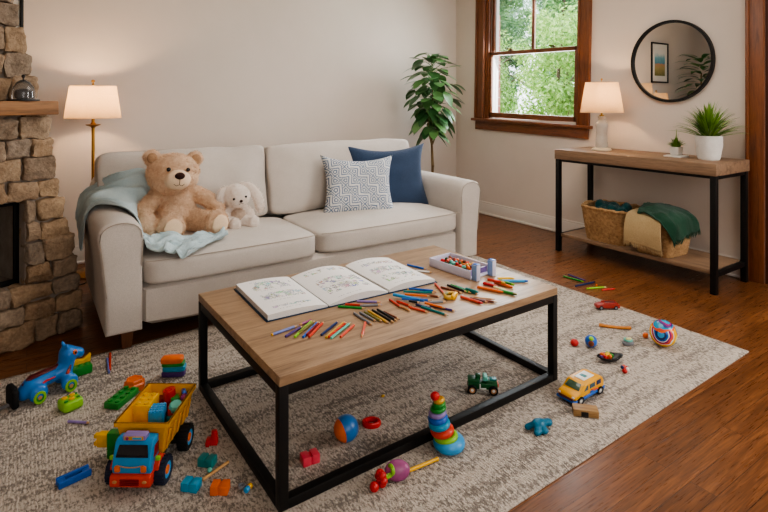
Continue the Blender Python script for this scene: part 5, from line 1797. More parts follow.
# ---- far right of the rug
a, c = RG(599, 327), RG(631, 330)
mid = (a + c) / 2
MB().tube([(a.x, a.y, RUGZ + 0.013), (lerp(a.x, c.x, .25), lerp(a.y, c.y, .25), RUGZ + 0.009), (mid.x, mid.y, RUGZ + 0.008), (lerp(a.x, c.x, .75), lerp(a.y, c.y, .75), RUGZ + 0.008), (c.x, c.y, RUGZ + 0.012)], [0.009, 0.0085, 0.008, 0.008, 0.009], 10).build('craft_stick', P('stickorange'), label='curved orange wooden stick on the rug between red car and bowl', cat='stick')
p = RG(609, 310)
rc = thing('toy_car', 'dark red toy car at the far right edge of the rug', 'toy car', (p.x + 0.01, p.y + 0.02, RUGZ), R(-33 + 180))
k = MB(); k.prism([(-0.072, 0.008), (-0.074, 0.03), (-0.055, 0.038), (0.03, 0.037), (0.07, 0.03), (0.074, 0.01)], 0.05, M=RX(90).to_4x4(), bev=0.005)
k.build('body', P('brick_red'), rc)
k = MB(); k.box((-0.02, 0, 0.0385), (0.06, 0.034, 0.008), bev=0.003); k.build('cockpit', P('maroon'), rc)
for sy in (-1, 1):
    MB().box((-0.015, sy * 0.02, 0.038), (0.09, 0.008, 0.01), bev=0.003).build('side_rail', P('brick_red'), rc)
    for x in (-0.045, 0.045): wheel(rc, (x, sy * 0.022, 0.0125), 0.0125, 0.01, M_rubber, P('grey'))
p = RG(574.5, 346)
MB().sphere((0, 0, 0.018), (0.021, 0.021, 0.018)).build('toy_ball', P('red'), loc=(p.x, p.y, RUGZ), label='small red ball on the rug beside the blue faceted ball', cat='ball')
p = RG(591, 347)
fb2 = thing('toy_ball', 'small blue ball with green and grey patches right of the red ball', 'ball', (p.x, p.y, RUGZ), 0)
t = bmesh.new(); bmesh.ops.create_icosphere(t, subdivisions=2, radius=0.032)
bmesh.ops.bevel(t, geom=list(t.edges), offset=0.0015, segments=1, affect='EDGES')
k = MB(); k.merge(t, Matrix.Translation((0, 0, 0.031))); k.build('body', P('blue'), fb2)
k = MB(); k.sphere((-0.014, -0.012, 0.052), (0.014, 0.012, 0.009), rot=RX(30)); k.build('green_patch', P('lime'), fb2)
k = MB(); k.sphere((-0.024, -0.018, 0.03), (0.006, 0.014, 0.015), rot=RZ(35)); k.build('grey_patch', P('brown'), fb2)
p = RG(628, 345)
cri = thing('toy_boat', 'tiny grey green toy boat on the rug behind the black bowl', 'toy boat', (p.x, p.y, RUGZ), R(-30))
MB().soft((0, 0, 0.012), (0.06, 0.034, 0.024), 3, n=6).build('hull', P('grey'), cri)
k = MB(); k.torus((0, 0, 0.028), 0.018, 0.005, seg=20, ring=8); k.build('deck_ring', P('mint'), cri)
MB().soft((0.004, 0, 0.032), (0.03, 0.016, 0.012), 3, n=4).build('cabin', P('pale'), cri)
# bowl with a bright heap inside
p = RG(612, 362)
bw = MB()
def boat(u, v):
    a = 2 * PI * u
    k = v
    x = 0.068 * math.cos(a) * (0.35 + 0.65 * k); y = 0.037 * math.sin(a) * (0.45 + 0.55 * k) * (1 - 0.25 * abs(math.cos(a)) ** 3)
    return Vector((x, y, 0.003 + 0.022 * k ** 1.4 + 0.005 * abs(math.cos(a)) ** 3 * k))
bw.grid(boat, 40, 6, wrap=True)
bw.grid(lambda u, v: Vector((0.068 * math.cos(2 * PI * u) * 0.35 * v, 0.03 * math.sin(2 * PI * u) * 0.45 * v * (1 - .25 * abs(math.cos(2 * PI * u)) ** 3), 0.003)), 40, 2, wrap=True)
br_ = Matrix.Rotation(R(-33 + 8), 4, 'Z')
o = solid(bw.build('boat_bowl', P('black'), loc=(p.x, p.y + 0.012, RUGZ), rz=R(-25), label='black boat shaped toy bowl heaped with bright beads', cat='bowl'), 0.003)
hb = Vector((p.x, p.y + 0.012, RUGZ))
for i, (x, y, z, c_) in enumerate([(-0.03, 0.0, 0.026, 'violet'), (-0.018, -0.008, 0.03, 'red'), (-0.02, 0.01, 0.034, 'orange'), (-0.004, 0.0, 0.036, 'yellow'), (0.006, -0.01, 0.03, 'orange'), (0.008, 0.01, 0.033, 'lime'), (0.02, 0.0, 0.028, 'green'), (-0.008, -0.004, 0.022, 'red')]):
    q_ = hb + (br_ @ Vector((x, y, z)))
    MB().soft((0, 0, 0), (0.026, 0.02, 0.016), 3, n=4).build('bead', P(c_), loc=q_ + br_ @ Vector((-0.012, 0, -0.003)), rot=(0.3 * i, 0.2, i), group='beads in the black bowl',
        label=['violet bead at the left end of the black bowl', 'red bead at the front of the black bowl', 'orange bead at the back of the black bowl', 'yellow bead on top of the heap in the black bowl', 'orange bead at the front right of the heap in the black bowl', 'lime bead at the back of the heap in the black bowl', 'green bead at the right of the heap in the black bowl', 'red bead underneath the heap in the black bowl'][i], cat='bead')
p = RG(625.5, 372)
rw_ = thing('toy_figure', 'tiny red and white toy figure lying in front of the black bowl', 'toy figure', (p.x, p.y, RUGZ), R(20))
MB().sphere((-0.014, 0, 0.011), (0.013, 0.012, 0.011)).sphere((0.016, 0.002, 0.011), (0.012, 0.012, 0.011)).build('body', P('red'), rw_)
MB().sphere((0.002, -0.008, 0.012), (0.009, 0.009, 0.011)).build('belly', P('white'), rw_)
MB().sphere((0.002, 0.008, 0.022), (0.012, 0.009, 0.009)).build('hat', P('coral'), rw_)
MB().sphere((-0.012, 0.012, 0.025), 0.008).build('pompom', P('navy'), rw_)
# big patterned ball
p = RG(663, 346.5)
mm = NT('swirled_ball')
v = mm.coord('Object')
sx_ = mm.add('ShaderNodeSeparateXYZ'); mm.link(v, sx_.inputs[0])
cvec = mm.add('ShaderNodeVectorMath', operation='DISTANCE'); mm.link(v, cvec.inputs[0]); cvec.inputs[1].default_value = (-0.061, -0.020, 0.012)
nz = mm.noise(v, 13, 1, 0.3)
dd = mm.math('ADD', cvec.outputs['Value'], mm.math('MULTIPLY', mm.math('SUBTRACT', nz.outputs['Fac'], 0.5), 0.06))
dd = mm.math('MULTIPLY', dd, 8.5)
stops = [(0.0, 'sky'), (0.08, 'navy'), (0.20, 'blue'), (0.30, 'white'), (0.34, 'magenta'), (0.42, 'coral'), (0.5, 'white'), (0.53, 'yellow'), (0.8, 'orange'), (0.84, 'cyan'), (0.92, 'violet'), (0.97, 'green')]
c_a = mm.ramp(dd, [(a_, lin(RGB[b_])) for a_, b_ in stops], 'CONSTANT')
d2 = mm.add('ShaderNodeVectorMath', operation='DISTANCE'); mm.link(v, d2.inputs[0]); d2.inputs[1].default_value = (0.006, -0.002, 0.07)
d2v = mm.math('ADD', d2.outputs['Value'], mm.math('MULTIPLY', mm.math('SUBTRACT', nz.outputs['Fac'], 0.5), 0.10))
c_b = mm.ramp(mm.math('MULTIPLY', d2v, 10), [(0.0, lin(RGB['cyan'])), (0.2, lin(RGB['magenta'])), (0.3, lin(RGB['violet'])), (0.42, lin(RGB['cyan'])), (0.52, lin(RGB['coral'])), (0.6, lin(RGB['orange']))], 'CONSTANT')
c_c = mm.mix(mm.math('LESS_THAN', d2v, 0.066), c_a, c_b)
d3 = mm.add('ShaderNodeVectorMath', operation='DISTANCE'); mm.link(v, d3.inputs[0]); d3.inputs[1].default_value = (0.022, -0.06, -0.018)
mm.color(mm.mix(mm.math('LESS_THAN', d3.outputs['Value'], 0.024), c_c, lin(RGB['pale']))); mm.set(0.25)
br0 = 0.066
MB().sphere((0, 0, 0), br0, u=40, v=24).build('toy_ball', mm.m, loc=(p.x + 0.012, p.y + 0.005, RUGZ + br0), rz=0, label='large swirl patterned rainbow ball at the right end of the rug', cat='ball')
p = RG(646.5, 337)
MB().soft((0, 0, 0.012), (0.036, 0.026, 0.024), 3, n=5).build('toy_nut', P('orange'), loc=(p.x - 0.01, p.y, RUGZ), rz=0.4, label='small orange lump of toy left of the big rainbow ball', cat='toy')
# ---------------------------------------------------------------- open book on the table
T0 = TOPZ + 0.0005
book = thing('open_book', 'large open sketchbook with three spread pages of small coloured drawings', 'book', (1.19, 2.16, T0), R(-1.5))
# page edges in local x
PX = [-0.408, -0.142, 0.156, 0.42]
YB, YT = -0.206, 0.204
cov = MB()
for a, c in zip(PX, PX[1:]):
    cov.box(((a + c) / 2, 0, 0.0015), (c - a + 0.012, YT - YB + 0.018, 0.003), bev=0.001)
cov.build('cover', paint('navy_cloth_cover', (30, 58, 84), (22, 46, 70), 0.6, 60), book)
def page_mat(seed):
    m = NT('drawn_page')
    v = m.coord('Generated')
    s_ = m.add('ShaderNodeSeparateXYZ'); m.link(v, s_.inputs[0])
    x, y = s_.outputs['X'], s_.outputs['Y']
    paper = lin((236, 233, 230))
    # rows of drawings
    mp = m.add('ShaderNodeMapping'); mp.inputs['Scale'].default_value = (9, 12, 1); mp.inputs['Location'].default_value = (seed * 3.7, seed * 1.3, seed)
    m.link(v, mp.inputs['Vector'])
    vo = m.add('ShaderNodeTexVoronoi', feature='F1'); vo.inputs['Scale'].default_value = 1.0
    m.link(mp.outputs[0], vo.inputs['Vector'])
    nz = m.noise(mp.outputs[0], 2.4, 4, 0.7, 1.0)
    hue = m.add('ShaderNodeHueSaturation'); hue.inputs['Saturation'].default_value = 0.8; hue.inputs['Value'].default_value = 0.7
    m.link(vo.outputs['Color'], hue.inputs['Color'])
    ink = m.math('GREATER_THAN', nz.outputs['Fac'], 0.52)
    line = m.math('LESS_THAN', m.math('ABSOLUTE', m.math('SUBTRACT', nz.outputs['Fac'], 0.515)), 0.016)
    rowmask = None
    bands = [[(0.66, 0.90), (0.36, 0.54), (0.12, 0.17)], [(0.83, 0.92), (0.43, 0.62), (0.20, 0.40)], [(0.74, 0.84), (0.44, 0.62), (0.16, 0.36)]][seed % 3]
    for y0, y1 in bands:
        k = m.math('MULTIPLY', m.math('GREATER_THAN', y, y0), m.math('LESS_THAN', y, y1))
        rowmask = k if rowmask is None else m.math('MAXIMUM', rowmask, k)
    xm = m.math('MULTIPLY', m.math('GREATER_THAN', x, 0.16), m.math('LESS_THAN', x, 0.88))
    gap = m.noise(v, 6.5 + seed, 1, 0.3)
    mask = m.math('MULTIPLY', m.math('MULTIPLY', rowmask, xm), m.math('GREATER_THAN', gap.outputs['Fac'], 0.44))
    c = m.mix(m.math('MULTIPLY', m.math('MULTIPLY', ink, mask), 0.85), paper, hue.outputs['Color'])
    c = m.mix(m.math('MULTIPLY', m.math('MULTIPLY', line, mask), 0.9), c, lin((50, 48, 64)))
    # faint handwriting strokes
    mp2 = m.add('ShaderNodeMapping'); mp2.inputs['Scale'].default_value = (46, 3, 1); m.link(v, mp2.inputs['Vector'])
    n2 = m.noise(mp2.outputs[0], 1.0, 2)
    tm = None
    for y0, y1 in [(0.925, 0.94), (0.62, 0.63), (0.30, 0.31), (0.07, 0.08)]:
        k = m.math('MULTIPLY', m.math('GREATER_THAN', y, y0), m.math('LESS_THAN', y, y1)); tm = k if tm is None else m.math('MAXIMUM', tm, k)
    tm = m.math('MULTIPLY', m.math('MULTIPLY', tm, m.math('GREATER_THAN', n2.outputs['Fac'], 0.52)), m.math('MULTIPLY', m.math('GREATER_THAN', x, 0.2), m.math('LESS_THAN', x, 0.6)))
    c = m.mix(m.math('MULTIPLY', tm, 0.7), c, lin((90, 86, 94)))
    m.color(c); m.set(0.9, 0, 0.2)
    return m.m
M_edge = NT('page_edges')
w = M_edge.add('ShaderNodeTexWave', bands_direction='Z'); w.inputs['Scale'].default_value = 160
M_edge.link(M_edge.coord('Object'), w.inputs['Vector'])
M_edge.color(M_edge.ramp(w.outputs['Fac'], [(0.2, lin((206, 202, 198))), (0.7, lin((236, 233, 229)))])); M_edge.set(0.9)
hs = [lambda t: 0.004 + 0.017 * (1 - t) ** 0.35 * (1 if t < .98 else .8) + 0.006 * math.sin(PI * t) ,
      lambda t: 0.005 + 0.030 * math.sin(PI * min(1, t * 1.02)) ** 0.8 * (0.55 + 0.45 * t),
      lambda t: 0.005 + 0.028 * math.sin(PI * min(1, 0.04 + t * 0.9)) ** 0.7 * (1 - 0.35 * t)]
for i in range(3):
    a, c = PX[i] + 0.003, PX[i + 1] - 0.003
    n = 24
    tp_ = bmesh.new()
    top0 = [tp_.verts.new((lerp(a, c, k / n), YB, 0.003 + hs[i](k / n))) for k in range(n + 1)]
    top1 = [tp_.verts.new((lerp(a, c, k / n), YT, 0.003 + hs[i](k / n))) for k in range(n + 1)]
    bt0 = [tp_.verts.new((lerp(a, c, k / n), YB, 0.003)) for k in range(n + 1)]
    bt1 = [tp_.verts.new((lerp(a, c, k / n), YT, 0.003)) for k in range(n + 1)]
    for k in range(n):
        f = tp_.faces.new((top0[k], top0[k + 1], top1[k + 1], top1[k])); f.material_index = 0
        for q_ in ((bt0[k], bt0[k + 1], top0[k + 1], top0[k]), (bt1[k + 1], bt1[k], top1[k], top1[k + 1]), (bt1[k], bt1[k + 1], bt0[k + 1], bt0[k])):
            f = tp_.faces.new(q_); f.material_index = 1
    for k in (0, n):
        f = tp_.faces.new((bt0[k], top0[k], top1[k], bt1[k])); f.material_index = 1
    mb = MB(); mb.merge(tp_)
    mb.build('page_block', [page_mat(i), M_edge.m], book, ang=30)

# ---------------------------------------------------------------- pencils and markers
M_pw = wood('pencil_wood', (190, 140, 90), (222, 178, 128), 'X', 3, 0.6)
def pencil(label, color, x0, y0, x1, y1, lead=None, tip=1, dz=0.0, r=0.0048, z=None, group=None, name='colored_pencil', cat='pencil', end=None, round_=False):
    """from the blunt end to the point (tip=1) or the other way round (tip=0)"""
    z = TOPZ if z is None else z
    a, c = G(x0, y0, z + r), G(x1, y1, z + r)
    if tip == 0: a, c = c, a
    d = c - a
    L = d.length
    t = thing(name, label, cat, (a.x, a.y, z + r + dz + 0.0004), math.atan2(d.y, d.x), group)
    seg = 12 if round_ else 6
    tl_ = min(0.017, L * 0.22) if name != 'crayon' else 0.008
    x0_ = 0.006 if end else 0.0
    MB().cyl((x0_, 0, 0), (L - tl_, 0, 0), r, seg=seg).build('barrel', P(color), t, ang=45 if round_ else 20)
    if end:
        MB().cyl((0, 0, 0), (x0_, 0, 0), r * 0.96, seg=seg, bev=0.001).build('end_cap', P(end), t)
    if name == 'colored_pencil':
        MB().cyl((L - tl_, 0, 0), (L - tl_ * 0.35, 0, 0), r * 0.98, r * 0.4, seg=seg).build('sharpened_wood', M_pw, t)
        MB().cyl((L - tl_ * 0.35, 0, 0), (L, 0, 0), r * 0.4, r * 0.08, seg=8).build('lead', P(lead or color), t)
    else:
        MB().cyl((L - tl_, 0, 0), (L, 0, 0), r * 0.97, r * 0.55, seg=seg, bev=0.0008).build('cap', P(lead or color), t)
    return t
g1 = 'pencils in the left rows on the table'
pencil('periwinkle pencil with a yellow end, leftmost on the table', 'peri', 271.5, 334.8, 298, 325.5, end='yellow', group=g1)
pencil('deep violet pencil in the left row, right of the periwinkle one', 'violet', 285.5, 336.6, 303, 325.8, group=g1)
pencil('light green pencil in the left row, between violet and blue', 'lime', 294.7, 337, 312.5, 320.2, lead='green', group=g1)
pencil('olive pencil half hidden behind the light green one in the left row', 'olive', 298.5, 333.5, 315.2, 320.8, group=g1)
pencil('royal blue pencil in the left row, second from its right end', 'blue', 303, 337.2, 318.4, 321.3, group=g1)
pencil('dark red pencil tucked right of the royal blue pencil in the left row', 'darkred', 306.5, 335.2, 320, 321.8, group=g1)
pencil('orange red pencil closing the right end of the left row', 'orange_red', 309, 336.8, 324, 321.6, group=g1)
pencil('short pink pencil stub lying behind the violet pencil', 'magenta', 299.2, 324.8, 311, 320.4, lead='red', tip=0, group=g1)
g2 = 'pencils in the second row on the table'
pencil('navy pencil at the left end of the second row', 'navy', 321.3, 335, 338.8, 320.9, group=g2)
pencil('golden orange pencil in the second row beside the navy one', 'gold', 326, 337.5, 345, 321.4, lead='orange', group=g2)
pencil('red pencil under the golden orange one in the second row', 'orange_red', 328.5, 337.2, 347, 322, group=g2)
pencil('mint green pencil in the second row, left of its red end pencil', 'mint', 331, 338.2, 351, 322.4, group=g2)
pencil('coral red pencil at the right end of the second row', 'coral', 340.5, 337, 355.6, 323.7, group=g2)
pencil('single coral pencil lying upright alone right of the rows', 'coral', 365.2, 322.5, 361.6, 337.5)
g3 = 'grey and black pencils in the middle of the table'
pencil('light grey pencil, leftmost of the grey and black cluster', 'grey', 354, 313.2, 373, 325.4, group=g3)
pencil('grey pencil second in the grey and black cluster', 'grey', 360, 312.6, 376.6, 321.7, lead='black', group=g3)
pencil('olive pencil with black tip in the grey and black cluster', 'olive', 364.5, 312.2, 383, 322.2, lead='black', group=g3)
pencil('yellow and black pencil in the middle of the dark cluster', 'gold', 368, 310.6, 389, 323.6, lead='black', group=g3)
pencil('black pencil with a gold tip, left of the black pair', 'black', 372.5, 310, 394, 322.8, lead='gold', group=g3)
pencil('black pencil with a gold tip, right of the black pair', 'black', 377.5, 309.4, 397.4, 321.4, lead='gold', group=g3)
pencil('brown pencil at the right end of the dark cluster', 'brown', 384, 312, 400, 319.8, group=g3, dz=0.0)
g4 = 'pencils lying along the book'
pencil('green pencil along the front of the book', 'green', 338, 306.4, 366, 308.4, group=g4)
pencil('orange red pencil behind the green one along the book', 'orange_red', 345.5, 304.2, 366, 305.6, group=g4)
pencil('pale grey pencil continuing right of the orange one by the book', 'grey', 360, 305.8, 382, 304.8, lead='peri', group=g4)
pencil('lilac pencil closest to the middle page of the book', 'lilac', 357, 301.2, 381, 302.2, lead='coral', group=g4)
pencil('blue pencil behind the right page of the book', 'blue', 407.5, 264.8, 427, 269.4)
pencil('white pencil beside the blue one, between book and tray', 'white', 416, 270.8, 433, 272.4, lead='grey')
g5 = 'pencils in the centre pile'
pencil('red pencil at the left edge of the centre pile', 'orange_red', 389.6, 299.4, 402, 308, group=g5)
pencil('tan pencil stub below the red one at the left of the centre pile', 'tan', 401, 306.6, 411, 311.2, group=g5)
pencil('thick sky blue marker across the left of the centre pile', 'sky', 393.5, 296, 424, 302.4, lead='blue', name='marker', cat='marker', r=0.007, dz=0.006, round_=True, group=g5)
pencil('dark teal pencil at the back of the centre pile', 'teal', 403.5, 292.4, 436, 293.6, lead='navy', dz=0.004, group=g5)
pencil('pale yellow pencil just behind the dark teal one', 'gold', 407.5, 289.8, 438.5, 292.2, group=g5)
pencil('blue pencil resting over the back of the centre pile', 'blue', 409, 290.8, 437, 293.4, lead='gold', dz=0.010, group=g5)
pencil('orange pencil in front of the teal one in the centre pile', 'orange', 405, 295, 431, 297, lead='tan', dz=0.003, group=g5)
pencil('reddish brown pencil at the right of the orange one in the centre pile', 'brown', 427, 295.5, 441, 297, group=g5)
pencil('red orange pencil low in the left half of the centre pile', 'orange_red', 397, 301.2, 412, 306.6, group=g5)
pencil('bright blue paintbrush pencil through the middle of the centre pile', 'blue', 402, 301.2, 432, 302.8, lead='black', dz=0.010, group=g5)
pencil('thin dark grey pencil sticking out right of the centre pile', 'grey', 427, 302.6, 447, 301.6, lead='black', group=g5)
pencil('orange brown pencil at the front of the centre pile', 'coral', 409, 307, 429, 312.6, lead='orange', group=g5)
pencil('grey teal pencil with green tip at the front right of the centre pile', 'teal', 421.5, 306.8, 448.6, 315.6, lead='green', group=g5)
pencil('purple pencil pointing right out of the centre pile', 'violet', 430, 305, 456.4, 311.4, group=g5)
pencil('navy pencil with red tip low in the right of the centre pile', 'navy', 416, 304.6, 435, 309.8, lead='red', group=g5)
pencil('orange pencil beside the purple one in the centre pile', 'orange', 425, 304.4, 446, 310, dz=0.006, group=g5)
pencil('black pencil stub near the middle of the centre pile', 'black', 409, 303.8, 420, 305.8, dz=0.012, group=g5)
pencil('dusty red pencil between book corner and yellow sharpener', 'coral', 435, 283.6, 445, 294.4, lead='tan')
g6 = 'green pencils in front of the tray'
pencil('brown pencil at the left of the green bundle in front of the tray', 'brown', 441, 287, 463, 293.6, group=g6)
pencil('black green pencil second in the green bundle before the tray', 'black', 447.5, 285, 467.5, 292.4, lead='green', group=g6)
pencil('mid green pencil in the green bundle before the tray', 'green', 451, 284.9, 471.5, 293.2, lead='gold', group=g6)
pencil('teal pencil at the right of the green bundle before the tray', 'teal', 455.5, 286, 479, 294.8, group=g6)
pencil('thick dark teal marker end lying on the green bundle', 'teal', 466, 290.3, 478.5, 294.2, name='marker', cat='marker', r=0.0058, dz=0.008, round_=True, group=g6)
g7 = 'red pencils beside the yellow sharpener'
pencil('rose red marker right of the yellow sharpener', 'coral', 461, 296.8, 482.5, 303.4, lead='red', name='marker', cat='marker', r=0.0062, round_=True, group=g7)
pencil('long tan pencil behind the rose red marker', 'tan', 473, 297.6, 495.4, 299.4, lead='brown', group=g7)
pencil('dark maroon pencil between red marker and tan pencil', 'maroon', 470, 298.2, 489, 302.6, lead='magenta', group=g7)
pencil('brown pencil with ochre tip at the right of the red group', 'brown', 478, 299.6, 498, 302.4, lead='gold', group=g7)
g8 = 'bright markers at the right end of the table'
def marker(label, c, x0, y0, x1, y1, lead=None, dz=0.0, r=0.0068):
    return pencil(label, c, x0, y0, x1, y1, lead=lead, name='marker', cat='marker', r=r, dz=dz, round_=True, group=g8)
marker('crimson marker left in the bright marker pile', 'red', 483.5, 283.2, 499, 287, lead='darkred')
marker('red to orange marker on top of the bright marker pile', 'orange_red', 488, 281.8, 505, 285.4, lead='gold', dz=0.011)
marker('orange marker at the back of the bright marker pile', 'orange', 494, 281.8, 512.6, 287.4, lead='orange')
marker('green marker at the right back of the bright marker pile', 'green', 499.5, 281.6, 514.6, 286, lead='lime', dz=0.004)
marker('pale yellow marker in the middle of the bright marker pile', 'pale', 494, 287.2, 507, 291.2)
marker('brownish orange marker with a dark end at the front of the pile', 'orange', 477.5, 287, 503, 292.2, lead='orange')
marker('green marker pointing right at the front of the pile', 'green', 499.5, 290.6, 517, 294.6, lead='olive')
marker('fat yellow marker lying behind the bright pile', 'yellow', 497.5, 278.8, 514.4, 278.8, r=0.0085)
marker('long blue marker in front of the fat yellow one', 'sky', 498, 281.2, 528, 281, lead='blue')
# yellow loop sharpener
p = G(453, 299, TOPZ)
ys = thing('pencil_sharpener', 'small yellow loop shaped sharpener in the middle of the table', 'sharpener', (p.x, p.y + 0.02, TOPZ + 0.0006), R(30))
k = MB(); k.torus((0, 0, 0.009), 0.026, 0.009, seg=28, ring=10)
o = k.build('loop', P('gold'), ys); o.scale = (1.15, 0.8, 1)
MB().soft((0, -0.02, 0.011), (0.06, 0.018, 0.022), 4, n=6).build('grip', P('yellow'), ys)
MB().soft((0, 0.016, 0.012), (0.03, 0.012, 0.014), 4, n=6).build('blade_block', P('olive'), ys)

# ---------------------------------------------------------------- long white tray of beads
M_tray = paint('lavender_white_plastic', (218, 216, 232), (204, 202, 222), 0.35, 12)
ty = thing('bead_tray', 'long white plastic tray of mixed beads with two blue end posts', 'tray', (1.826, 2.02, TOPZ + 0.0006), R(5))
w_, l_, h_, t_ = 0.155, 0.285, 0.042, 0.005
k = MB(); k.box((0, 0, 0.003), (w_, l_, 0.006), bev=0.001)
for sx in (-1, 1): k.box((sx * (w_ / 2 - t_ / 2), 0, h_ / 2), (t_, l_, h_), bev=0.0015)
k.box((0, l_ / 2 - t_ / 2, h_ / 2), (w_ - 2 * t_, t_, h_), bev=0.0015)
k.box((0, -l_ / 2 + 0.03, h_ * 0.4), (w_ - 2 * t_, t_, h_ * 0.8), bev=0.0015)
k.build('tray_body', M_tray, ty)
MB().box((0, -l_ / 2 + 0.0265, h_ * 0.4), (w_ - 2 * t_ - 0.002, 0.002, h_ * 0.76)).build('end_panel', P('lilac'), ty)
for sx in (-1, 1):
    k = MB(); k.box((sx * 0.058, -l_ / 2 - 0.018, 0.0385), (0.026, 0.034, 0.077), bev=0.003)
    o = k.build('end_post', M_tray, ty)
    MB().box((sx * 0.058 - 0.0135, -l_ / 2 - 0.018, 0.0385), (0.002, 0.03, 0.072), bev=0.0006).build('blue_label', P('postblue'), o)
    MB().box((sx * 0.058, -l_ / 2 - 0.018, 0.0775), (0.024, 0.032, 0.002), bev=0.0006).build('blue_top', P('blue'), o)
tyM = ty.matrix_basis.copy()
rb_ = random.Random(5)
cols = ['red', 'orange', 'yellow', 'mint', 'darkgreen', 'teal', 'coral', 'brown', 'maroon', 'black', 'red', 'gold']
names = dict(red='red', orange='orange', yellow='yellow', mint='mint green', darkgreen='dark green', teal='teal', coral='coral', brown='brown', maroon='maroon', black='black', blue='blue', gold='mustard')
protos = {}
for i in range(84):
    c_ = cols[(i * 5 + rb_.randint(0, 3)) % len(cols)]
    lay = i // 60
    j = i % 60 if lay == 0 else i - 60
    if lay == 0:
        x = (j % 5 - 2) * 0.026 + rb_.uniform(-.004, .004); y = (j // 5 - 5.5) * 0.0185 + 0.008 + rb_.uniform(-.004, .004)
    else:
        x = (j % 3 - 1) * 0.028 + rb_.uniform(-.008, .008); y = (j // 3 - 3.5) * 0.024 + 0.004 + rb_.uniform(-.006, .006)
    z = 0.0175 + lay * 0.016 + rb_.uniform(0, 0.003)
    if c_ not in protos:
        k = MB(); k.soft((0, 0, 0), (0.021, 0.0155, 0.0155), 2.8, n=4)
        o = k.build('bead', P(c_))
        protos[c_] = o
    else:
        o = protos[c_].copy(); COL.objects.link(o)
    o.location = tyM @ Vector((x, y, z)); o.rotation_euler = (rb_.uniform(-.4, .4), rb_.uniform(-.4, .4), rb_.uniform(0, 6.28))
    tag(o, names[c_] + ' bead among the mixed beads in the white tray', 'bead', 'mixed beads in the white tray')

# ---------------------------------------------------------------- markers on the floor and rug
g9 = 'markers on the wooden floor by the rug'
def fl_(label, c, x0, y0, x1, y1, lead=None, z=0.0, g=g9, name='marker', cat='marker', r=0.0058):
    return pencil(label, c, x0, y0, x1, y1, lead=lead, name=name, cat=cat, z=z, r=r, round_=True, group=g)
fl_('purple marker on the wood floor behind the green one', 'violet', 568.5, 274.6, 585.5, 280.8, 'purple')
fl_('green marker on the wood floor by the rug edge', 'green', 563.8, 276.4, 583.5, 281.8, 'lime')
fl_('navy marker on the wood floor in front of the green one', 'navy', 575.5, 286.2, 595.3, 281.8, 'black')
fl_('pale lime marker on the wood floor', 'lime', 586.8, 288.6, 606, 287, 'pale')
fl_('short red marker on the wood floor right of the lime one', 'red', 601.8, 290, 615, 288.8, 'red')
p = G(596.5, 286.4)
MB().cyl((-0.012, 0, 0.0065), (0.012, 0, 0.0065), 0.0065, bev=0.0015).build('crayon_stub', P('orange'), loc=(p.x, p.y, 0.0003), rz=0.5, label='tiny orange crayon stub behind the lime marker on the floor', cat='crayon')
pencil('lavender pencil alone on the rug in front of the lime block', 'lilac', 68, 421.4, 91, 423, lead='grey', z=RUGZ, r=0.005)
pencil('red pencil pointing away on the rug beside the sofa leg', 'orange_red', 109.8, 370, 110.2, 352, lead='orange', z=RUGZ, r=0.0056)
pencil('blue pencil pointing away beside the red one near the sofa leg', 'peri', 109, 372.5, 107, 357, lead='mint', z=RUGZ, r=0.0056)
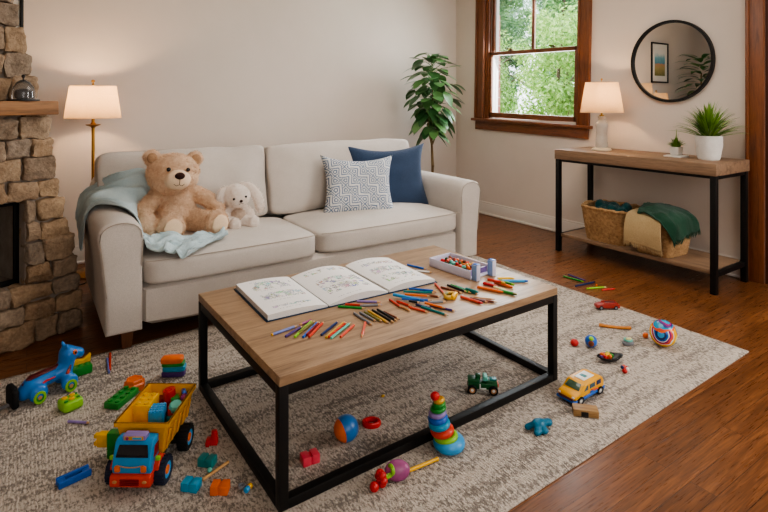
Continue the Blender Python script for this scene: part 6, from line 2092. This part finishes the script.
# ---------------------------------------------------------------- light and camera
w = bpy.data.worlds.new('sky')
SC.world = w
w.use_nodes = True
nt = w.node_tree
bg = nt.nodes['Background']
tc = nt.nodes.new('ShaderNodeTexCoord')
sp = nt.nodes.new('ShaderNodeSeparateXYZ')
rp = nt.nodes.new('ShaderNodeValToRGB')
nt.links.new(tc.outputs['Generated'], sp.inputs[0])
nt.links.new(sp.outputs['Z'], rp.inputs['Fac'])
rp.color_ramp.elements[0].position = 0.0; rp.color_ramp.elements[0].color = (0.9, 0.95, 1.0, 1)
rp.color_ramp.elements[1].position = 0.6; rp.color_ramp.elements[1].color = (0.62, 0.8, 1.0, 1)
nt.links.new(rp.outputs['Color'], bg.inputs['Color'])
bg.inputs['Strength'].default_value = 3.6

def area(name, loc, target, sx, sy, energy, color):
    l = bpy.data.lights.new(name, 'AREA')
    l.shape = 'RECTANGLE'; l.size = sx; l.size_y = sy; l.energy = energy; l.color = color
    o = bpy.data.objects.new(name, l)
    COL.objects.link(o)
    o.location = loc
    o.rotation_euler = (Vector(target) - Vector(loc)).to_track_quat('-Z', 'Y').to_euler()
    return o
sun = bpy.data.lights.new('sun', 'SUN'); sun.energy = 6.0; sun.angle = R(3); sun.color = (1, 0.95, 0.86)
so = bpy.data.objects.new('sun', sun); COL.objects.link(so); so.rotation_euler = (Vector((0.15, -0.62, -0.75))).to_track_quat('-Z', 'Y').to_euler()
# daylight from the right; behind the camera, an added soft fill lamp
area('daylight_right', (4.25, -0.5, 1.75), (2.2, 2.4, 0.2), 1.9, 1.7, 88, (1.0, 0.97, 0.94))
area('fill_front', (0.4, -2.4, 1.8), (1.2, 3.0, 0.5), 2.8, 1.7, 40, (1.0, 0.97, 0.94))
area('overhead_fill', (2.1, 2.2, 2.7), (2.1, 2.2, 0), 1.8, 1.4, 24, (1.0, 0.95, 0.89))  # added weak overhead fill, the ceiling has no fixture
area('window_daylight', (WX + 0.3, 3.75, 1.8), (1.5, 2.6, 0.4), 1.2, 1.4, 50, (0.93, 0.98, 1.0))

cam = bpy.data.cameras.new('camera')
co = bpy.data.objects.new('camera', cam)
COL.objects.link(co)
co.location = (0, 0, EYE)
co.rotation_euler = (Vector((SA, CA, 0))).to_track_quat('-Z', 'Y').to_euler()
cam.sensor_width = 36
cam.lens = 36 * FOC / 768
cam.shift_y = -(256 - 100) / 768
cam.clip_start = 0.02
SC.camera = co
SC.view_settings.view_transform = 'AgX'
SC.view_settings.look = 'AgX - Medium High Contrast'
SC.view_settings.exposure = 0.42
SC.cycles.use_denoising = True
SC.cycles.max_bounces = 8
SC.cycles.transparent_max_bounces = 12
SC.cycles.sample_clamp_indirect = 6
